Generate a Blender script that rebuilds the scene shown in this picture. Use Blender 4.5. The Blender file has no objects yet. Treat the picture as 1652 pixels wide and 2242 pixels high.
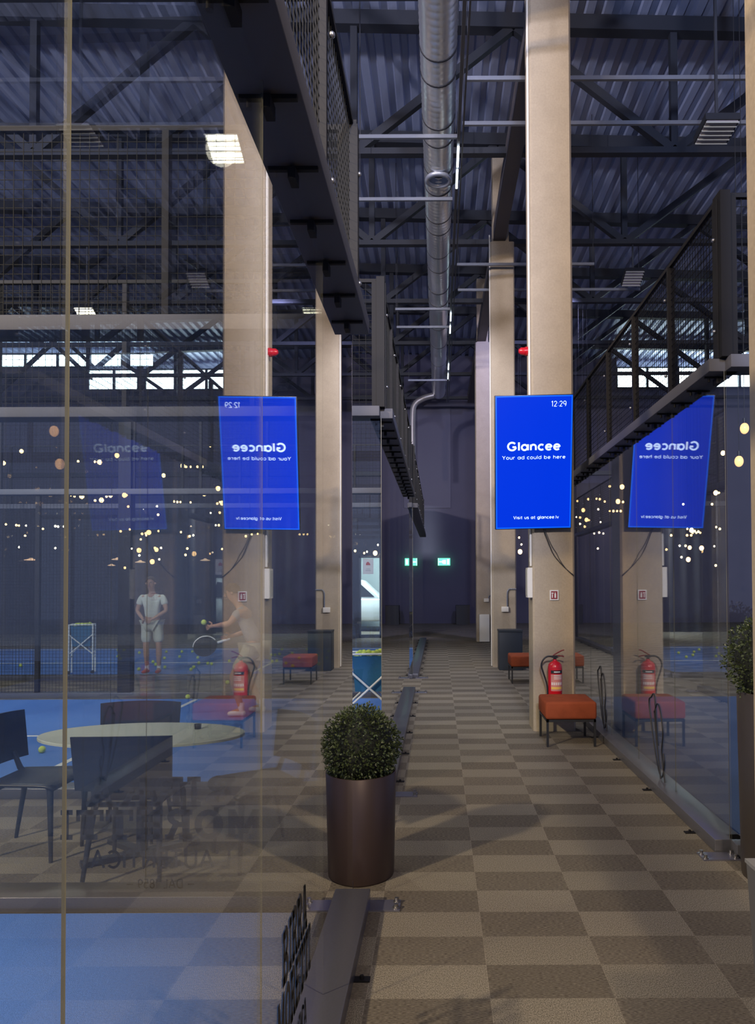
import bpy, bmesh, math, random
from mathutils import Vector, Matrix, Euler
random.seed(7)
PI = math.pi
S = bpy.context.scene
COL = S.collection

# ------------------------------------------------------------------ camera, world, lights
F, W, H = 1560.0, 1652.0, 2242.0
CAMZ = 1.67
PITCH = math.radians(1.2)
VPX, VPY = 960.0, 1275.0
SX = VPX - W / 2
SY = VPY - H / 2 - F * math.tan(PITCH)
cam = bpy.data.cameras.new('camera')
cam.sensor_fit = 'HORIZONTAL'; cam.sensor_width = 36; cam.lens = 36 * F / W
cam.shift_x = -SX / W; cam.shift_y = SY / W
cam.clip_start = 0.05; cam.clip_end = 200
camo = bpy.data.objects.new('camera', cam); COL.objects.link(camo)
camo.location = (0, 0, CAMZ); ROLL = 0.004
camo.rotation_euler = (Matrix.Rotation(PI / 2 + PITCH, 3, 'X') @ Matrix.Rotation(-ROLL, 3, 'Z')).to_euler()
S.camera = camo

wd = bpy.data.worlds.new('world'); S.world = wd; wd.use_nodes = True
wd.node_tree.nodes['Background'].inputs[0].default_value = (0.42, 0.50, 0.92, 1)
wd.node_tree.nodes['Background'].inputs[1].default_value = 0.45

def lamp(name, kind, loc, power, color, size=0.2, target=None, spot=None, sy=None):
    l = bpy.data.lights.new(name, kind); l.energy = power; l.color = color
    if kind == 'AREA':
        l.size = size
        if sy: l.shape = 'RECTANGLE'; l.size_y = sy
    else: l.shadow_soft_size = size
    if kind == 'SPOT': l.spot_size = spot or 2.0; l.spot_blend = 0.6
    o = bpy.data.objects.new(name, l); COL.objects.link(o); o.location = loc
    if target is not None:
        o.rotation_euler = (Vector(target) - Vector(loc)).to_track_quat('-Z', 'Y').to_euler()
    return o
WARM = (1.0, 0.78, 0.52); CREAM = (1.0, 0.9, 0.72); COOL = (0.55, 0.66, 1.0)
lamp('bar_lamp', 'SPOT', (1.35, -2.6, 4.6), 560, WARM, 0.16, (1.1, 3.6, 0), 2.3)
lamp('lounge_lamp', 'SPOT', (-7.0, -2.6, 6.4), 3600, WARM, 0.22, (0.5, 8.5, 1.0), 1.3)
lamp('lounge_lamp', 'SPOT', (-2.2, 1.6, 6.4), 210, CREAM, 0.2, (-2.4, 2.9, 0), 2.1)
lamp('roof_fill', 'SPOT', (0.9, -3.0, 6.3), 3400, COOL, 0.3, (2.0, 12, 11), 2.0)  # added fill to brighten the roof sheet, no fixture there
lamp('roof_fill', 'SPOT', (-9.0, -2.0, 6.8), 6500, (.86, .84, 1.0), 0.3, (-8, 12, 11), 2.0)  # second added roof fill, for the left half
lamp('hall_fill', 'SPOT', (0.7, 12.8, 8.5), 750, (.85, .86, 1.0), 0.12, (0.6, 12.8, 0), 1.25)  # added fill for the mid-walkway carpet
lamp('far_wall_fill', 'SPOT', (3.2, 17.0, 8.4), 900, (.5, .52, 1.0), 0.3, (0.2, 29, 3), 1.6)  # added cool fill to lift the far wall
lamp('hall_fill', 'SPOT', (0.1, -2.5, 6.0), 1300, WARM, 0.25, (1.2, 9.0, 6.5), 1.5)  # warm fill added to brighten the columns

S.view_settings.view_transform = 'Standard'; S.view_settings.look = 'None'
S.view_settings.exposure = 0.08; S.view_settings.gamma = 1.0; S.view_settings.use_curve_mapping = False
try:
    S.cycles.transparent_max_bounces = 64; S.cycles.max_bounces = 10; S.cycles.glossy_bounces = 6
    S.cycles.diffuse_bounces = 3; S.cycles.use_denoising = True; S.cycles.sample_clamp_indirect = 4
    S.cycles.caustics_reflective = False
except Exception: pass

def at(px, py, Y):
    """world point on the ray of pixel (px, py) at depth Y"""
    xc = (px - W / 2 - SX) / F; yc = -(py - H / 2 - SY) / F
    xc, yc = xc * math.cos(ROLL) + yc * math.sin(ROLL), yc * math.cos(ROLL) - xc * math.sin(ROLL)
    c, s = math.cos(PITCH), math.sin(PITCH)
    dy, dz = c - yc * s, s + yc * c
    t = Y / dy
    return Vector((xc * t, Y, CAMZ + dz * t))

# ------------------------------------------------------------------ materials
MATS = {}
def mat(name, col, rough=0.6, metal=0.0, noise=None, bump=None, emit=None, spec=None, sheen=None, bscale=60):
    if name in MATS: return MATS[name]
    m = bpy.data.materials.new(name); m.use_nodes = True; MATS[name] = m
    nt = m.node_tree; b = nt.nodes['Principled BSDF']
    b.inputs['Base Color'].default_value = (*col, 1); b.inputs['Roughness'].default_value = rough
    b.inputs['Metallic'].default_value = metal
    if spec is not None: b.inputs['Specular IOR Level'].default_value = spec
    if sheen: b.inputs['Sheen Weight'].default_value = sheen
    if emit:
        b.inputs['Emission Color'].default_value = (*emit[0], 1); b.inputs['Emission Strength'].default_value = emit[1]
    tc = nt.nodes.new('ShaderNodeTexCoord')
    if noise:
        sc, amt = noise
        n = nt.nodes.new('ShaderNodeTexNoise'); n.inputs['Scale'].default_value = sc; n.inputs['Detail'].default_value = 5
        nt.links.new(tc.outputs['Object'], n.inputs['Vector'])
        mx = nt.nodes.new('ShaderNodeMix'); mx.data_type = 'RGBA'
        mx.inputs[6].default_value = (*[c * (1 - amt) for c in col], 1); mx.inputs[7].default_value = (*[min(1, c * (1 + amt)) for c in col], 1)
        nt.links.new(n.outputs['Fac'], mx.inputs[0]); nt.links.new(mx.outputs[2], b.inputs['Base Color'])
    if bump:
        n2 = nt.nodes.new('ShaderNodeTexNoise'); n2.inputs['Scale'].default_value = bscale; n2.inputs['Detail'].default_value = 4
        nt.links.new(tc.outputs['Object'], n2.inputs['Vector'])
        bp = nt.nodes.new('ShaderNodeBump'); bp.inputs['Strength'].default_value = bump; bp.inputs['Distance'].default_value = 0.01
        nt.links.new(n2.outputs['Fac'], bp.inputs['Height']); nt.links.new(bp.outputs[0], b.inputs['Normal'])
    return m

def mk_math(nt, op, a, b=None, clamp=False):
    n = nt.nodes.new('ShaderNodeMath'); n.operation = op; n.use_clamp = clamp
    for i, v in enumerate((a, b)):
        if v is None: continue
        if isinstance(v, (int, float)): n.inputs[i].default_value = v
        else: nt.links.new(v, n.inputs[i])
    return n.outputs[0]

def glass_mat():
    m = bpy.data.materials.new('clear_glass'); m.use_nodes = True; nt = m.node_tree; nt.nodes.clear()
    out = nt.nodes.new('ShaderNodeOutputMaterial'); geo = nt.nodes.new('ShaderNodeNewGeometry')
    dot = nt.nodes.new('ShaderNodeVectorMath'); dot.operation = 'DOT_PRODUCT'
    nt.links.new(geo.outputs['Normal'], dot.inputs[0]); nt.links.new(geo.outputs['Incoming'], dot.inputs[1])
    c = mk_math(nt, 'ABSOLUTE', dot.outputs['Value'])
    k = mk_math(nt, 'POWER', mk_math(nt, 'SUBTRACT', 1.0, c, True), 5.6)
    f = mk_math(nt, 'ADD', mk_math(nt, 'MINIMUM', mk_math(nt, 'MULTIPLY', k, 2.1), 0.92), 0.045)
    tr = nt.nodes.new('ShaderNodeBsdfTransparent'); tr.inputs[0].default_value = (0.965, 0.985, 0.985, 1)
    gl = nt.nodes.new('ShaderNodeBsdfGlossy'); gl.inputs['Roughness'].default_value = 0.0
    gl.inputs[0].default_value = (1, 1, 1, 1)
    mix = nt.nodes.new('ShaderNodeMixShader')
    nt.links.new(f, mix.inputs[0]); nt.links.new(tr.outputs[0], mix.inputs[1]); nt.links.new(gl.outputs[0], mix.inputs[2])
    nt.links.new(mix.outputs[0], out.inputs[0])
    MATS['glass'] = m; return m
GLASS = glass_mat()
EDGE = mat('glass_edge', (0.16, 0.155, 0.12), 0.3)
STEEL = mat('dark_coated_steel', (0.12, 0.12, 0.14), 0.28, 0.3, bump=0.05)
BEAM = mat('dark_beam_steel', (0.10, 0.10, 0.115), 0.6, 0.0, spec=.2)
POSTM = mat('dark_post_steel', (0.010, 0.0095, 0.011), 0.6, 0.0, spec=.2)
WIRE = mat('mesh_wire', (0.008, 0.008, 0.008), 0.6, 0.0, spec=.15)
BOLT = mat('bolt_steel', (0.35, 0.34, 0.33), 0.3, 0.9)
PLATE = mat('plate_steel', (0.25, 0.25, 0.32), 0.35, 0.7)
TRUSS = mat('truss_steel', (0.022, 0.024, 0.032), 0.6, 0.1)
BLACK = mat('black_plastic', (0.012, 0.013, 0.017), 0.5)
CHAIR = mat('chair_black', (0.02, 0.02, 0.024), 0.42, noise=(20, 0.25))
ZINC = mat('zinc_grey', (0.2, 0.21, 0.24), 0.4, 0.5)
WHITEP = mat('white_plastic', (0.72, 0.68, 0.6), 0.45)
WHITE = mat('white_paint', (0.75, 0.75, 0.75), 0.5)
VINYL = mat('black_vinyl', (0.012, 0.011, 0.012), 0.5)
SKIN = mat('skin', (0.50, 0.26, 0.17), 0.55, noise=(8, 0.08))
SHIRT = mat('white_cotton', (0.72, 0.70, 0.62), 0.8, noise=(6, 0.1), bump=0.25, bscale=14)
SHORTS = mat('beige_cotton', (0.55, 0.49, 0.36), 0.85, noise=(5, 0.12), bump=0.35, bscale=12)
HAIR = mat('brown_hair', (0.05, 0.028, 0.016), 0.6)
RED = mat('red_enamel', (0.55, 0.01, 0.02), 0.25)
REDSHOE = mat('red_shoe', (0.5, 0.04, 0.03), 0.5)

def concrete(name, col):
    m = mat(name, col, 0.85, 0)
    nt = m.node_tree; b = nt.nodes['Principled BSDF']
    tc = nt.nodes.new('ShaderNodeTexCoord')
    n1 = nt.nodes.new('ShaderNodeTexNoise'); n1.inputs['Scale'].default_value = 1.6; n1.inputs['Detail'].default_value = 8; n1.inputs['Roughness'].default_value = 0.7
    n2 = nt.nodes.new('ShaderNodeTexNoise'); n2.inputs['Scale'].default_value = 45; n2.inputs['Detail'].default_value = 3
    nt.links.new(tc.outputs['Object'], n1.inputs[0]); nt.links.new(tc.outputs['Object'], n2.inputs[0])
    r = nt.nodes.new('ShaderNodeValToRGB')
    r.color_ramp.elements[0].position = 0.3; r.color_ramp.elements[1].position = 0.72
    r.color_ramp.elements[0].color = (*[c * 0.8 for c in col], 1); r.color_ramp.elements[1].color = (*[c * 1.15 for c in col], 1)
    mixv = mk_math(nt, 'ADD', mk_math(nt, 'MULTIPLY', n1.outputs['Fac'], 0.7), mk_math(nt, 'MULTIPLY', n2.outputs['Fac'], 0.3))
    nt.links.new(mixv, r.inputs[0]); nt.links.new(r.outputs[0], b.inputs['Base Color'])
    bp = nt.nodes.new('ShaderNodeBump'); bp.inputs['Strength'].default_value = 0.15; bp.inputs['Distance'].default_value = 0.01
    nt.links.new(n2.outputs['Fac'], bp.inputs['Height']); nt.links.new(bp.outputs[0], b.inputs['Normal'])
    return m
CONC = concrete('warm_concrete', (0.42, 0.345, 0.25))

def carpet_mat():
    m = bpy.data.materials.new('carpet_planks'); m.use_nodes = True; nt = m.node_tree; b = nt.nodes['Principled BSDF']
    b.inputs['Roughness'].default_value = 0.95; b.inputs['Specular IOR Level'].default_value = 0.1
    tc = nt.nodes.new('ShaderNodeTexCoord'); sp = nt.nodes.new('ShaderNodeSeparateXYZ'); nt.links.new(tc.outputs['Object'], sp.inputs[0])
    u = mk_math(nt, 'MULTIPLY', mk_math(nt, 'SUBTRACT', sp.outputs[0], 0.2), 2.0)
    v = mk_math(nt, 'MULTIPLY', mk_math(nt, 'SUBTRACT', sp.outputs[1], 3.394 - 2.5), 4.0)
    fu = mk_math(nt, 'FLOOR', u); fv = mk_math(nt, 'FLOOR', v)
    chk = mk_math(nt, 'PINGPONG', mk_math(nt, 'ADD', fu, fv), 1.0)     # 0 / 1 checker
    comb = nt.nodes.new('ShaderNodeCombineXYZ'); nt.links.new(fu, comb.inputs[0]); nt.links.new(fv, comb.inputs[1])
    wn = nt.nodes.new('ShaderNodeTexWhiteNoise'); nt.links.new(comb.outputs[0], wn.inputs['Vector'])
    mx = nt.nodes.new('ShaderNodeMix'); mx.data_type = 'RGBA'
    mx.inputs[6].default_value = (0.155, 0.132, 0.105, 1); mx.inputs[7].default_value = (0.225, 0.197, 0.156, 1)
    nt.links.new(chk, mx.inputs[0])
    # tufts: fine grain, streaky across on the dark planks, speckled on the light ones
    mpA = nt.nodes.new('ShaderNodeMapping'); mpA.inputs['Scale'].default_value = (60, 320, 1); nt.links.new(tc.outputs['Object'], mpA.inputs[0])
    mpB = nt.nodes.new('ShaderNodeMapping'); mpB.inputs['Scale'].default_value = (230, 130, 1); nt.links.new(tc.outputs['Object'], mpB.inputs[0])
    nA = nt.nodes.new('ShaderNodeTexNoise'); nA.inputs['Scale'].default_value = 1; nt.links.new(mpA.outputs[0], nA.inputs[0])
    nB = nt.nodes.new('ShaderNodeTexNoise'); nB.inputs['Scale'].default_value = 1; nt.links.new(mpB.outputs[0], nB.inputs[0])
    mg = nt.nodes.new('ShaderNodeMix'); mg.data_type = 'FLOAT'; nt.links.new(chk, mg.inputs[0])
    nt.links.new(nA.outputs['Fac'], mg.inputs[2]); nt.links.new(nB.outputs['Fac'], mg.inputs[3])
    g = mk_math(nt, 'ADD', mk_math(nt, 'MULTIPLY', mg.outputs[0], 2.6), -0.3)
    g = mk_math(nt, 'MULTIPLY', g, mk_math(nt, 'ADD', mk_math(nt, 'MULTIPLY', wn.outputs['Value'], 0.16), 0.92))
    # seams
    du = mk_math(nt, 'ABSOLUTE', mk_math(nt, 'SUBTRACT', mk_math(nt, 'FRACT', u), 0.5))
    seam = mk_math(nt, 'GREATER_THAN', du, 0.4955)
    g = mk_math(nt, 'MULTIPLY', g, mk_math(nt, 'ADD', 1.0, mk_math(nt, 'MULTIPLY', seam, 0.18)))
    mul = nt.nodes.new('ShaderNodeVectorMath'); mul.operation = 'SCALE'
    nt.links.new(mx.outputs[2], mul.inputs[0]); nt.links.new(g, mul.inputs['Scale'])
    nt.links.new(mul.outputs[0], b.inputs['Base Color'])
    bp = nt.nodes.new('ShaderNodeBump'); bp.inputs['Strength'].default_value = 0.5; bp.inputs['Distance'].default_value = 0.004
    nt.links.new(mg.outputs[0], bp.inputs['Height']); nt.links.new(bp.outputs[0], b.inputs['Normal'])
    return m
CARPET = carpet_mat()
COURT = mat('blue_court', (0.075, 0.20, 0.60), 0.8, noise=(90, 0.28), bump=0.4, bscale=220)
LINE = mat('white_line', (0.75, 0.76, 0.78), 0.7)

def roof_mat():
    m = mat('galvanised_sheet', (0.42, 0.46, 0.62), 0.34, 0.35)
    nt = m.node_tree; b = nt.nodes['Principled BSDF']; tc = nt.nodes.new('ShaderNodeTexCoord')
    mp = nt.nodes.new('ShaderNodeMapping'); mp.inputs['Scale'].default_value = (3.5, 0.9, 1); nt.links.new(tc.outputs['Object'], mp.inputs[0])
    n = nt.nodes.new('ShaderNodeTexNoise'); n.inputs['Scale'].default_value = 2; n.inputs['Detail'].default_value = 3; nt.links.new(mp.outputs[0], n.inputs[0])
    bp = nt.nodes.new('ShaderNodeBump'); bp.inputs['Strength'].default_value = 0.22; bp.inputs['Distance'].default_value = 0.05
    nt.links.new(n.outputs['Fac'], bp.inputs['Height']); nt.links.new(bp.outputs[0], b.inputs['Normal'])
    return m
ROOF = roof_mat()
WALLM = mat('dark_wall_panels', (0.095, 0.09, 0.13), 0.8, noise=(0.8, 0.15))
PARTM = mat('dark_curtain', (0.04, 0.036, 0.042), 0.9, noise=(3, 0.2))

# ------------------------------------------------------------------ mesh builder
class MB:
    def __init__(s): s.v = []; s.f = []; s.mi = []; s.sm = []
    def add(s, vs, fs, mi=0, smooth=False):
        o = len(s.v); s.v += [tuple(v) for v in vs]
        for f in fs: s.f.append([i + o for i in f]); s.mi.append(mi); s.sm.append(smooth)
        return s
    def box(s, x0, x1, y0, y1, z0, z1, mi=0, M=None):
        vs = [Vector((x, y, z)) for z in (z0, z1) for y in (y0, y1) for x in (x0, x1)]
        if M is not None: vs = [M @ v for v in vs]
        return s.add(vs, [(0, 2, 3, 1), (4, 5, 7, 6), (0, 1, 5, 4), (2, 6, 7, 3), (0, 4, 6, 2), (1, 3, 7, 5)], mi)
    def bar(s, a, b, w, h=None, mi=0):
        a, b = Vector(a), Vector(b); h = h or w; d = (b - a).normalized()
        up = Vector((0, 0, 1)) if abs(d.z) < 0.95 else Vector((0, 1, 0))
        x = d.cross(up).normalized(); y = x.cross(d)
        vs = [p + x * sx * w / 2 + y * sy * h / 2 for p in (a, b) for sy in (-1, 1) for sx in (-1, 1)]
        return s.add(vs, [(0, 2, 3, 1), (4, 5, 7, 6), (0, 1, 5, 4), (2, 6, 7, 3), (0, 4, 6, 2), (1, 3, 7, 5)], mi)
    def tube(s, pts, r, n=10, mi=0, caps=True):
        pts = [Vector(p) for p in pts]; rs = r if isinstance(r, (list, tuple)) else [r] * len(pts)
        rings = []; prev = None
        for i, p in enumerate(pts):
            d = (pts[min(i + 1, len(pts) - 1)] - pts[max(i - 1, 0)]).normalized()
            if prev is None:
                up = Vector((0, 0, 1)) if abs(d.z) < 0.9 else Vector((0, 1, 0)); x = d.cross(up).normalized()
            else: x = (prev - d * prev.dot(d)).normalized()
            prev = x; y = d.cross(x)
            rings.append([p + (x * math.cos(2 * PI * k / n) + y * math.sin(2 * PI * k / n)) * rs[i] for k in range(n)])
        vs = [v for R in rings for v in R]; fs = []
        for i in range(len(rings) - 1):
            for k in range(n): fs.append((i * n + k, i * n + (k + 1) % n, (i + 1) * n + (k + 1) % n, (i + 1) * n + k))
        s.add(vs, fs, mi, True)
        if caps: s.add(rings[0], [tuple(range(n))[::-1]], mi); s.add(rings[-1], [tuple(range(n))], mi)
        return s
    def lathe(s, prof, n=32, c=(0, 0, 0), mi=0):
        vs = [(c[0] + r * math.cos(2 * PI * k / n), c[1] + r * math.sin(2 * PI * k / n), c[2] + z) for r, z in prof for k in range(n)]
        fs = [(i * n + k, i * n + (k + 1) % n, (i + 1) * n + (k + 1) % n, (i + 1) * n + k) for i in range(len(prof) - 1) for k in range(n)]
        return s.add(vs, fs, mi, True)
    def ball(s, c, r, n=10, mi=0, sc=(1, 1, 1)):
        prof = [(max(1e-4, math.sin(PI * i / n)) * r, -math.cos(PI * i / n) * r) for i in range(n + 1)]
        m = n * 2
        vs = [(c[0] + q * math.cos(2 * PI * k / m) * sc[0], c[1] + q * math.sin(2 * PI * k / m) * sc[1], c[2] + z * sc[2]) for q, z in prof for k in range(m)]
        fs = [(i * m + k, i * m + (k + 1) % m, (i + 1) * m + (k + 1) % m, (i + 1) * m + k) for i in range(n) for k in range(m)]
        return s.add(vs, fs, mi, True)
    def build(s, name, mats, parent=None, bevel=None, loc=None, data=None):
        me = bpy.data.meshes.new(name); me.from_pydata(s.v, [], s.f)
        for m in (mats if isinstance(mats, (list, tuple)) else [mats]): me.materials.append(m)
        me.polygons.foreach_set('material_index', s.mi); me.polygons.foreach_set('use_smooth', s.sm); me.update()
        o = bpy.data.objects.new(name, me); COL.objects.link(o)
        if parent: o.parent = parent
        if loc is not None: o.location = loc
        if bevel:
            b = o.modifiers.new('bevel', 'BEVEL'); b.width = bevel; b.segments = 3; b.limit_method = 'ANGLE'
            for p in me.polygons: p.use_smooth = True
        return o

def tag(o, label=None, cat=None, group=None, kind=None):
    if label: o['label'] = label
    if cat: o['category'] = cat
    if group: o['group'] = group
    if kind: o['kind'] = kind
    return o
def empty(name, loc=(0, 0, 0), rz=0, **k):
    o = bpy.data.objects.new(name, None); COL.objects.link(o); o.location = loc; o.rotation_euler = (0, 0, rz); o.empty_display_size = 0.1
    return tag(o, **k)
def inst(src, parent, loc=(0, 0, 0), rz=0, name=None):
    o = src.copy(); COL.objects.link(o); o.parent = parent; o.location = loc; o.rotation_euler = (0, 0, rz); return o
CH = {}
def reg(o):
    CH.setdefault(o.parent, []).append(o) if o.parent else None; return o
def copy_tree(o, parent=None):
    kids = [c for c in bpy.data.objects if c.parent == o]
    c = o.copy(); COL.objects.link(c); c.parent = parent
    for k in kids: copy_tree(k, c)
    return c
def _arc(cx, cy, rx, ry, a0, a1, n=14):
    return [(cx + rx * math.cos(math.radians(a0 + (a1 - a0) * i / n)), cy + ry * math.sin(math.radians(a0 + (a1 - a0) * i / n))) for i in range(n + 1)]
_RING = _arc(.33, .35, .29, .33, 0, 360, 22)
GLYPH = {
 'o': (.66, [_RING]), 'a': (.74, [_RING, [(.68, 0), (.68, .74)]]), 'd': (.68, [_RING, [(.63, 0), (.63, 1)]]), 'b': (.70, [[(x + .03, y) for x, y in _RING], [(.06, 0), (.06, 1)]]),
 'g': (.68, [_RING, [(.63, .7), (.63, -.08)] + _arc(.35, -.08, .28, .17, 0, -150)]), 'c': (.58, [_arc(.33, .35, .29, .33, 48, 312)]), 'e': (.66, [_arc(.33, .35, .29, .33, 2, 318, 18), [(.06, .36), (.61, .36)]]),
 'n': (.64, [[(.06, 0), (.06, .7)], _arc(.32, .4, .26, .28, 180, 0) + [(.58, 0)]]), 'h': (.64, [[(.06, 0), (.06, 1)], _arc(.32, .4, .26, .28, 180, 0) + [(.58, 0)]]),
 'u': (.64, [[(.58, 0), (.58, .7)], [(.06, .7)] + _arc(.32, .29, .26, .27, 180, 360)]), 'r': (.42, [[(.06, 0), (.06, .7)], _arc(.34, .38, .28, .3, 180, 80, 8)]),
 'l': (.14, [[(.07, 0), (.07, 1)]]), 'i': (.14, [[(.07, 0), (.07, .7)], [(.07, .92), (.07, .96)]]), 't': (.42, [[(.2, .95), (.2, .04), (.36, .02)], [(.02, .68), (.38, .68)]]),
 's': (.52, [_arc(.26, .52, .2, .16, 40, 230, 10) + _arc(.26, .18, .21, .17, 60, -150, 10)]), 'v': (.6, [[(.04, .7), (.3, 0), (.56, .7)]]), '.': (.14, [[(.07, .0), (.07, .04)]]), ':': (.2, [[(.1, .14), (.1, .18)], [(.1, .58), (.1, .62)]]),
 'G': (.92, [_arc(.46, .5, .42, .48, 42, 345, 20), [(.88, .42), (.5, .42)]]), 'Y': (.78, [[(.04, 1), (.39, .48), (.74, 1)], [(.39, .48), (.39, 0)]]), 'V': (.8, [[(.04, 1), (.4, 0), (.76, 1)]]),
 'A': (.84, [[(.04, 0), (.42, 1), (.8, 0)], [(.17, .32), (.67, .32)]]), 'L': (.56, [[(.08, 1), (.08, 0), (.52, 0)]]), 'D': (.8, [[(.08, 0), (.08, 1), (.36, 1)] + _arc(.36, .5, .38, .5, 88, -88) + [(.08, 0)]]),
 'U': (.76, [[(.08, 1)] + _arc(.38, .32, .3, .32, 180, 360) + [(.68, 1)]]), 'T': (.7, [[(.02, 1), (.68, 1)], [(.35, 1), (.35, 0)]]), 'E': (.6, [[(.56, 1), (.08, 1), (.08, 0), (.56, 0)], [(.08, .52), (.5, .52)]]),
 'N': (.78, [[(.08, 0), (.08, 1), (.7, 0), (.7, 1)]]), 'I': (.16, [[(.08, 0), (.08, 1)]]), 'C': (.8, [_arc(.44, .5, .38, .48, 45, 315, 18)]),
 '1': (.36, [[(.04, .82), (.24, 1), (.24, 0)]]), '2': (.6, [_arc(.3, .72, .24, .26, 170, -30, 10) + [(.06, 0), (.56, 0)]]), '9': (.6, [_arc(.3, .68, .25, .3, 0, 360, 18), _arc(.3, .6, .25, .6, 0, -70, 8)]),
 '8': (.6, [_arc(.3, .75, .2, .23, 0, 360, 16), _arc(.3, .27, .25, .27, 0, 360, 16)]), '5': (.6, [[(.52, 1), (.12, 1), (.09, .55)] + _arc(.3, .32, .25, .31, 120, -140, 14)]),
 "'": (.14, [[(.07, 1), (.07, .8)]]), '\u2014': (.9, [[(.05, .42), (.85, .42)]]), ' ': (.3, [])}
def text_data(s, cap, t, xs=1.0, gap=.12):
    """flat sans lettering of cap height cap (metres), stroke t (share of cap), centred on x"""
    mb = MB(); x = 0
    for ch in s:
        w, strokes = GLYPH[ch]
        for st_ in strokes:
            P = [((x + a * xs) * cap, b * cap) for a, b in st_]; r = t * cap / 2
            for (x0, y0), (x1, y1) in zip(P, P[1:]):
                L = math.hypot(x1 - x0, y1 - y0) or 1e-6; nx, ny = -(y1 - y0) / L * r, (x1 - x0) / L * r
                mb.add([(x0 + nx, y0 + ny, 0), (x0 - nx, y0 - ny, 0), (x1 - nx, y1 - ny, 0), (x1 + nx, y1 + ny, 0)], [(0, 1, 2, 3)])
            if len(P) > 2:
                for (px_, py_) in P[1:-1]: mb.add([(px_ + r * math.cos(k * PI / 4), py_ + r * math.sin(k * PI / 4), 0) for k in range(8)], [tuple(range(8))])
        x += w * xs + gap
    wd_ = (x - gap) * cap
    me = bpy.data.meshes.new('lettering'); me.from_pydata([(a - wd_ / 2, b, c) for a, b, c in mb.v], [], mb.f); me.update()
    return me
def text_obj(name, me, m, parent, mtx):
    me.materials.append(m); o = bpy.data.objects.new(name, me); COL.objects.link(o)
    o.parent = parent; o.matrix_local = mtx; return o
def basis(loc, x, y):
    x = Vector(x).normalized(); z = x.cross(Vector(y)).normalized(); y = z.cross(x)
    M = Matrix((x, y, z)).transposed().to_4x4(); M.translation = Vector(loc); return M

# ------------------------------------------------------------------ the setting
MB().box(-26, 18, -8, 31, -0.1, 0).build('floor', CARPET)['kind'] = 'structure'
XL, XR = -0.455, 1.785
def roofz(x): return 10.95 - 0.025 * x
# corrugated roof sheet (ribs run along the hall)
mb = MB(); prof = []; x = -26.0
while x < 18:
    for dx, dz in ((0, 0), (0.13, 0), (0.16, 0.07), (0.26, 0.07)):
        prof.append((x + dx, roofz(x) + dz))
    x += 0.29
vs = []
ys = [-8, 4, 10, 16, 22, 31]
for y in ys: vs += [(px, y, pz) for px, pz in prof]
n = len(prof)
mb.add(vs, [(j * n + i, (j + 1) * n + i, (j + 1) * n + i + 1, j * n + i + 1) for j in range(len(ys) - 1) for i in range(n - 1)])
mb.add([(px, y, pz + 0.12) for y in (-8, 31) for px, pz in ((prof[0]), (prof[-1]))], [(0, 1, 3, 2)])
mb.build('ceiling', ROOF)['kind'] = 'structure'

# far wall with openings for the clerestory windows left and right
YW = 29.0
mb = MB()
WL = (-18.2, -11.6, 10.5, 11.1); WR = (7.3, 13.6, 9.55, 10.45)
mb.box(-26, WL[0], YW, YW + .2, 0, 11.7); mb.box(WL[0], WL[1], YW, YW + .2, 0, WL[2]); mb.box(WL[1], WR[0], YW, YW + .2, 0, 11.3)
mb.box(WR[0], WR[1], YW, YW + .2, 0, WR[2]); mb.box(WR[1], 18, YW, YW + .2, 0, 11)
mb.build('wall_far', WALLM)['kind'] = 'structure'
DAY = mat('daylight_pane', (0.8, 0.9, 0.95), 0.4, emit=((0.74, 0.95, 1.0), 9.0))
FRM = mat('window_frame', (0.03, 0.035, 0.045), 0.5)
k = 1
for (x0, x1, z0, z1), nn in ((WL, 5), (WR, 5)):
    st = (x1 - x0) / nn
    for i in range(nn):
        a, b = x0 + st * i, x0 + st * (i + 1)
        fr = MB().box(a, b, YW - .04, YW + .1, z0, z0 + .07).box(a, b, YW - .04, YW + .1, z1 - .05, z1).box(a, a + .05, YW - .04, YW + .1, z0, z1).box(b - .05, b, YW - .04, YW + .1, z0, z1).build('window_%d' % k, FRM)
        fr['kind'] = 'structure'
        MB().box(a + .05, b - .05, YW + .03, YW + .05, z0 + .07, z1 - .05).build('pane', DAY, fr); k += 1
# horizontal rails across the far wall under the windows
for i, z in enumerate((9.1, 6.0, 4.9)):
    MB().box(-24, -1.6, YW - .25, YW - .05, z, z + .16).build('trim_%d' % (i + 1), FRM)['kind'] = 'structure'
MB().box(-0.85, 0.5, YW - .05, YW, 4.7, 8.9).build('trim_4', mat('panel_purple', (0.12, 0.115, 0.16), 0.7))['kind'] = 'structure'
# dark partition beyond the left courts, hung with vertical pleats
mb = MB(); x = -20.0; pts = []
while x < -2.9: pts.append((x, 23.6 + 0.07 * math.sin(x * 14) + 0.03 * math.sin(x * 5.3))); x += 0.06
mb.add([(a, b, z) for z in (0, 4.6) for a, b in pts], [(i, i + 1, len(pts) + i + 1, len(pts) + i) for i in range(len(pts) - 1)], 0, True)
mb.add([(a, b + .06, z) for z in (0, 4.6) for a, b in pts], [(i, len(pts) + i, len(pts) + i + 1, i + 1) for i in range(len(pts) - 1)], 0, True)
tag(mb.build('pleated_curtain', PARTM), 'long dark pleated curtain hanging behind the left courts', 'curtain')

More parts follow.
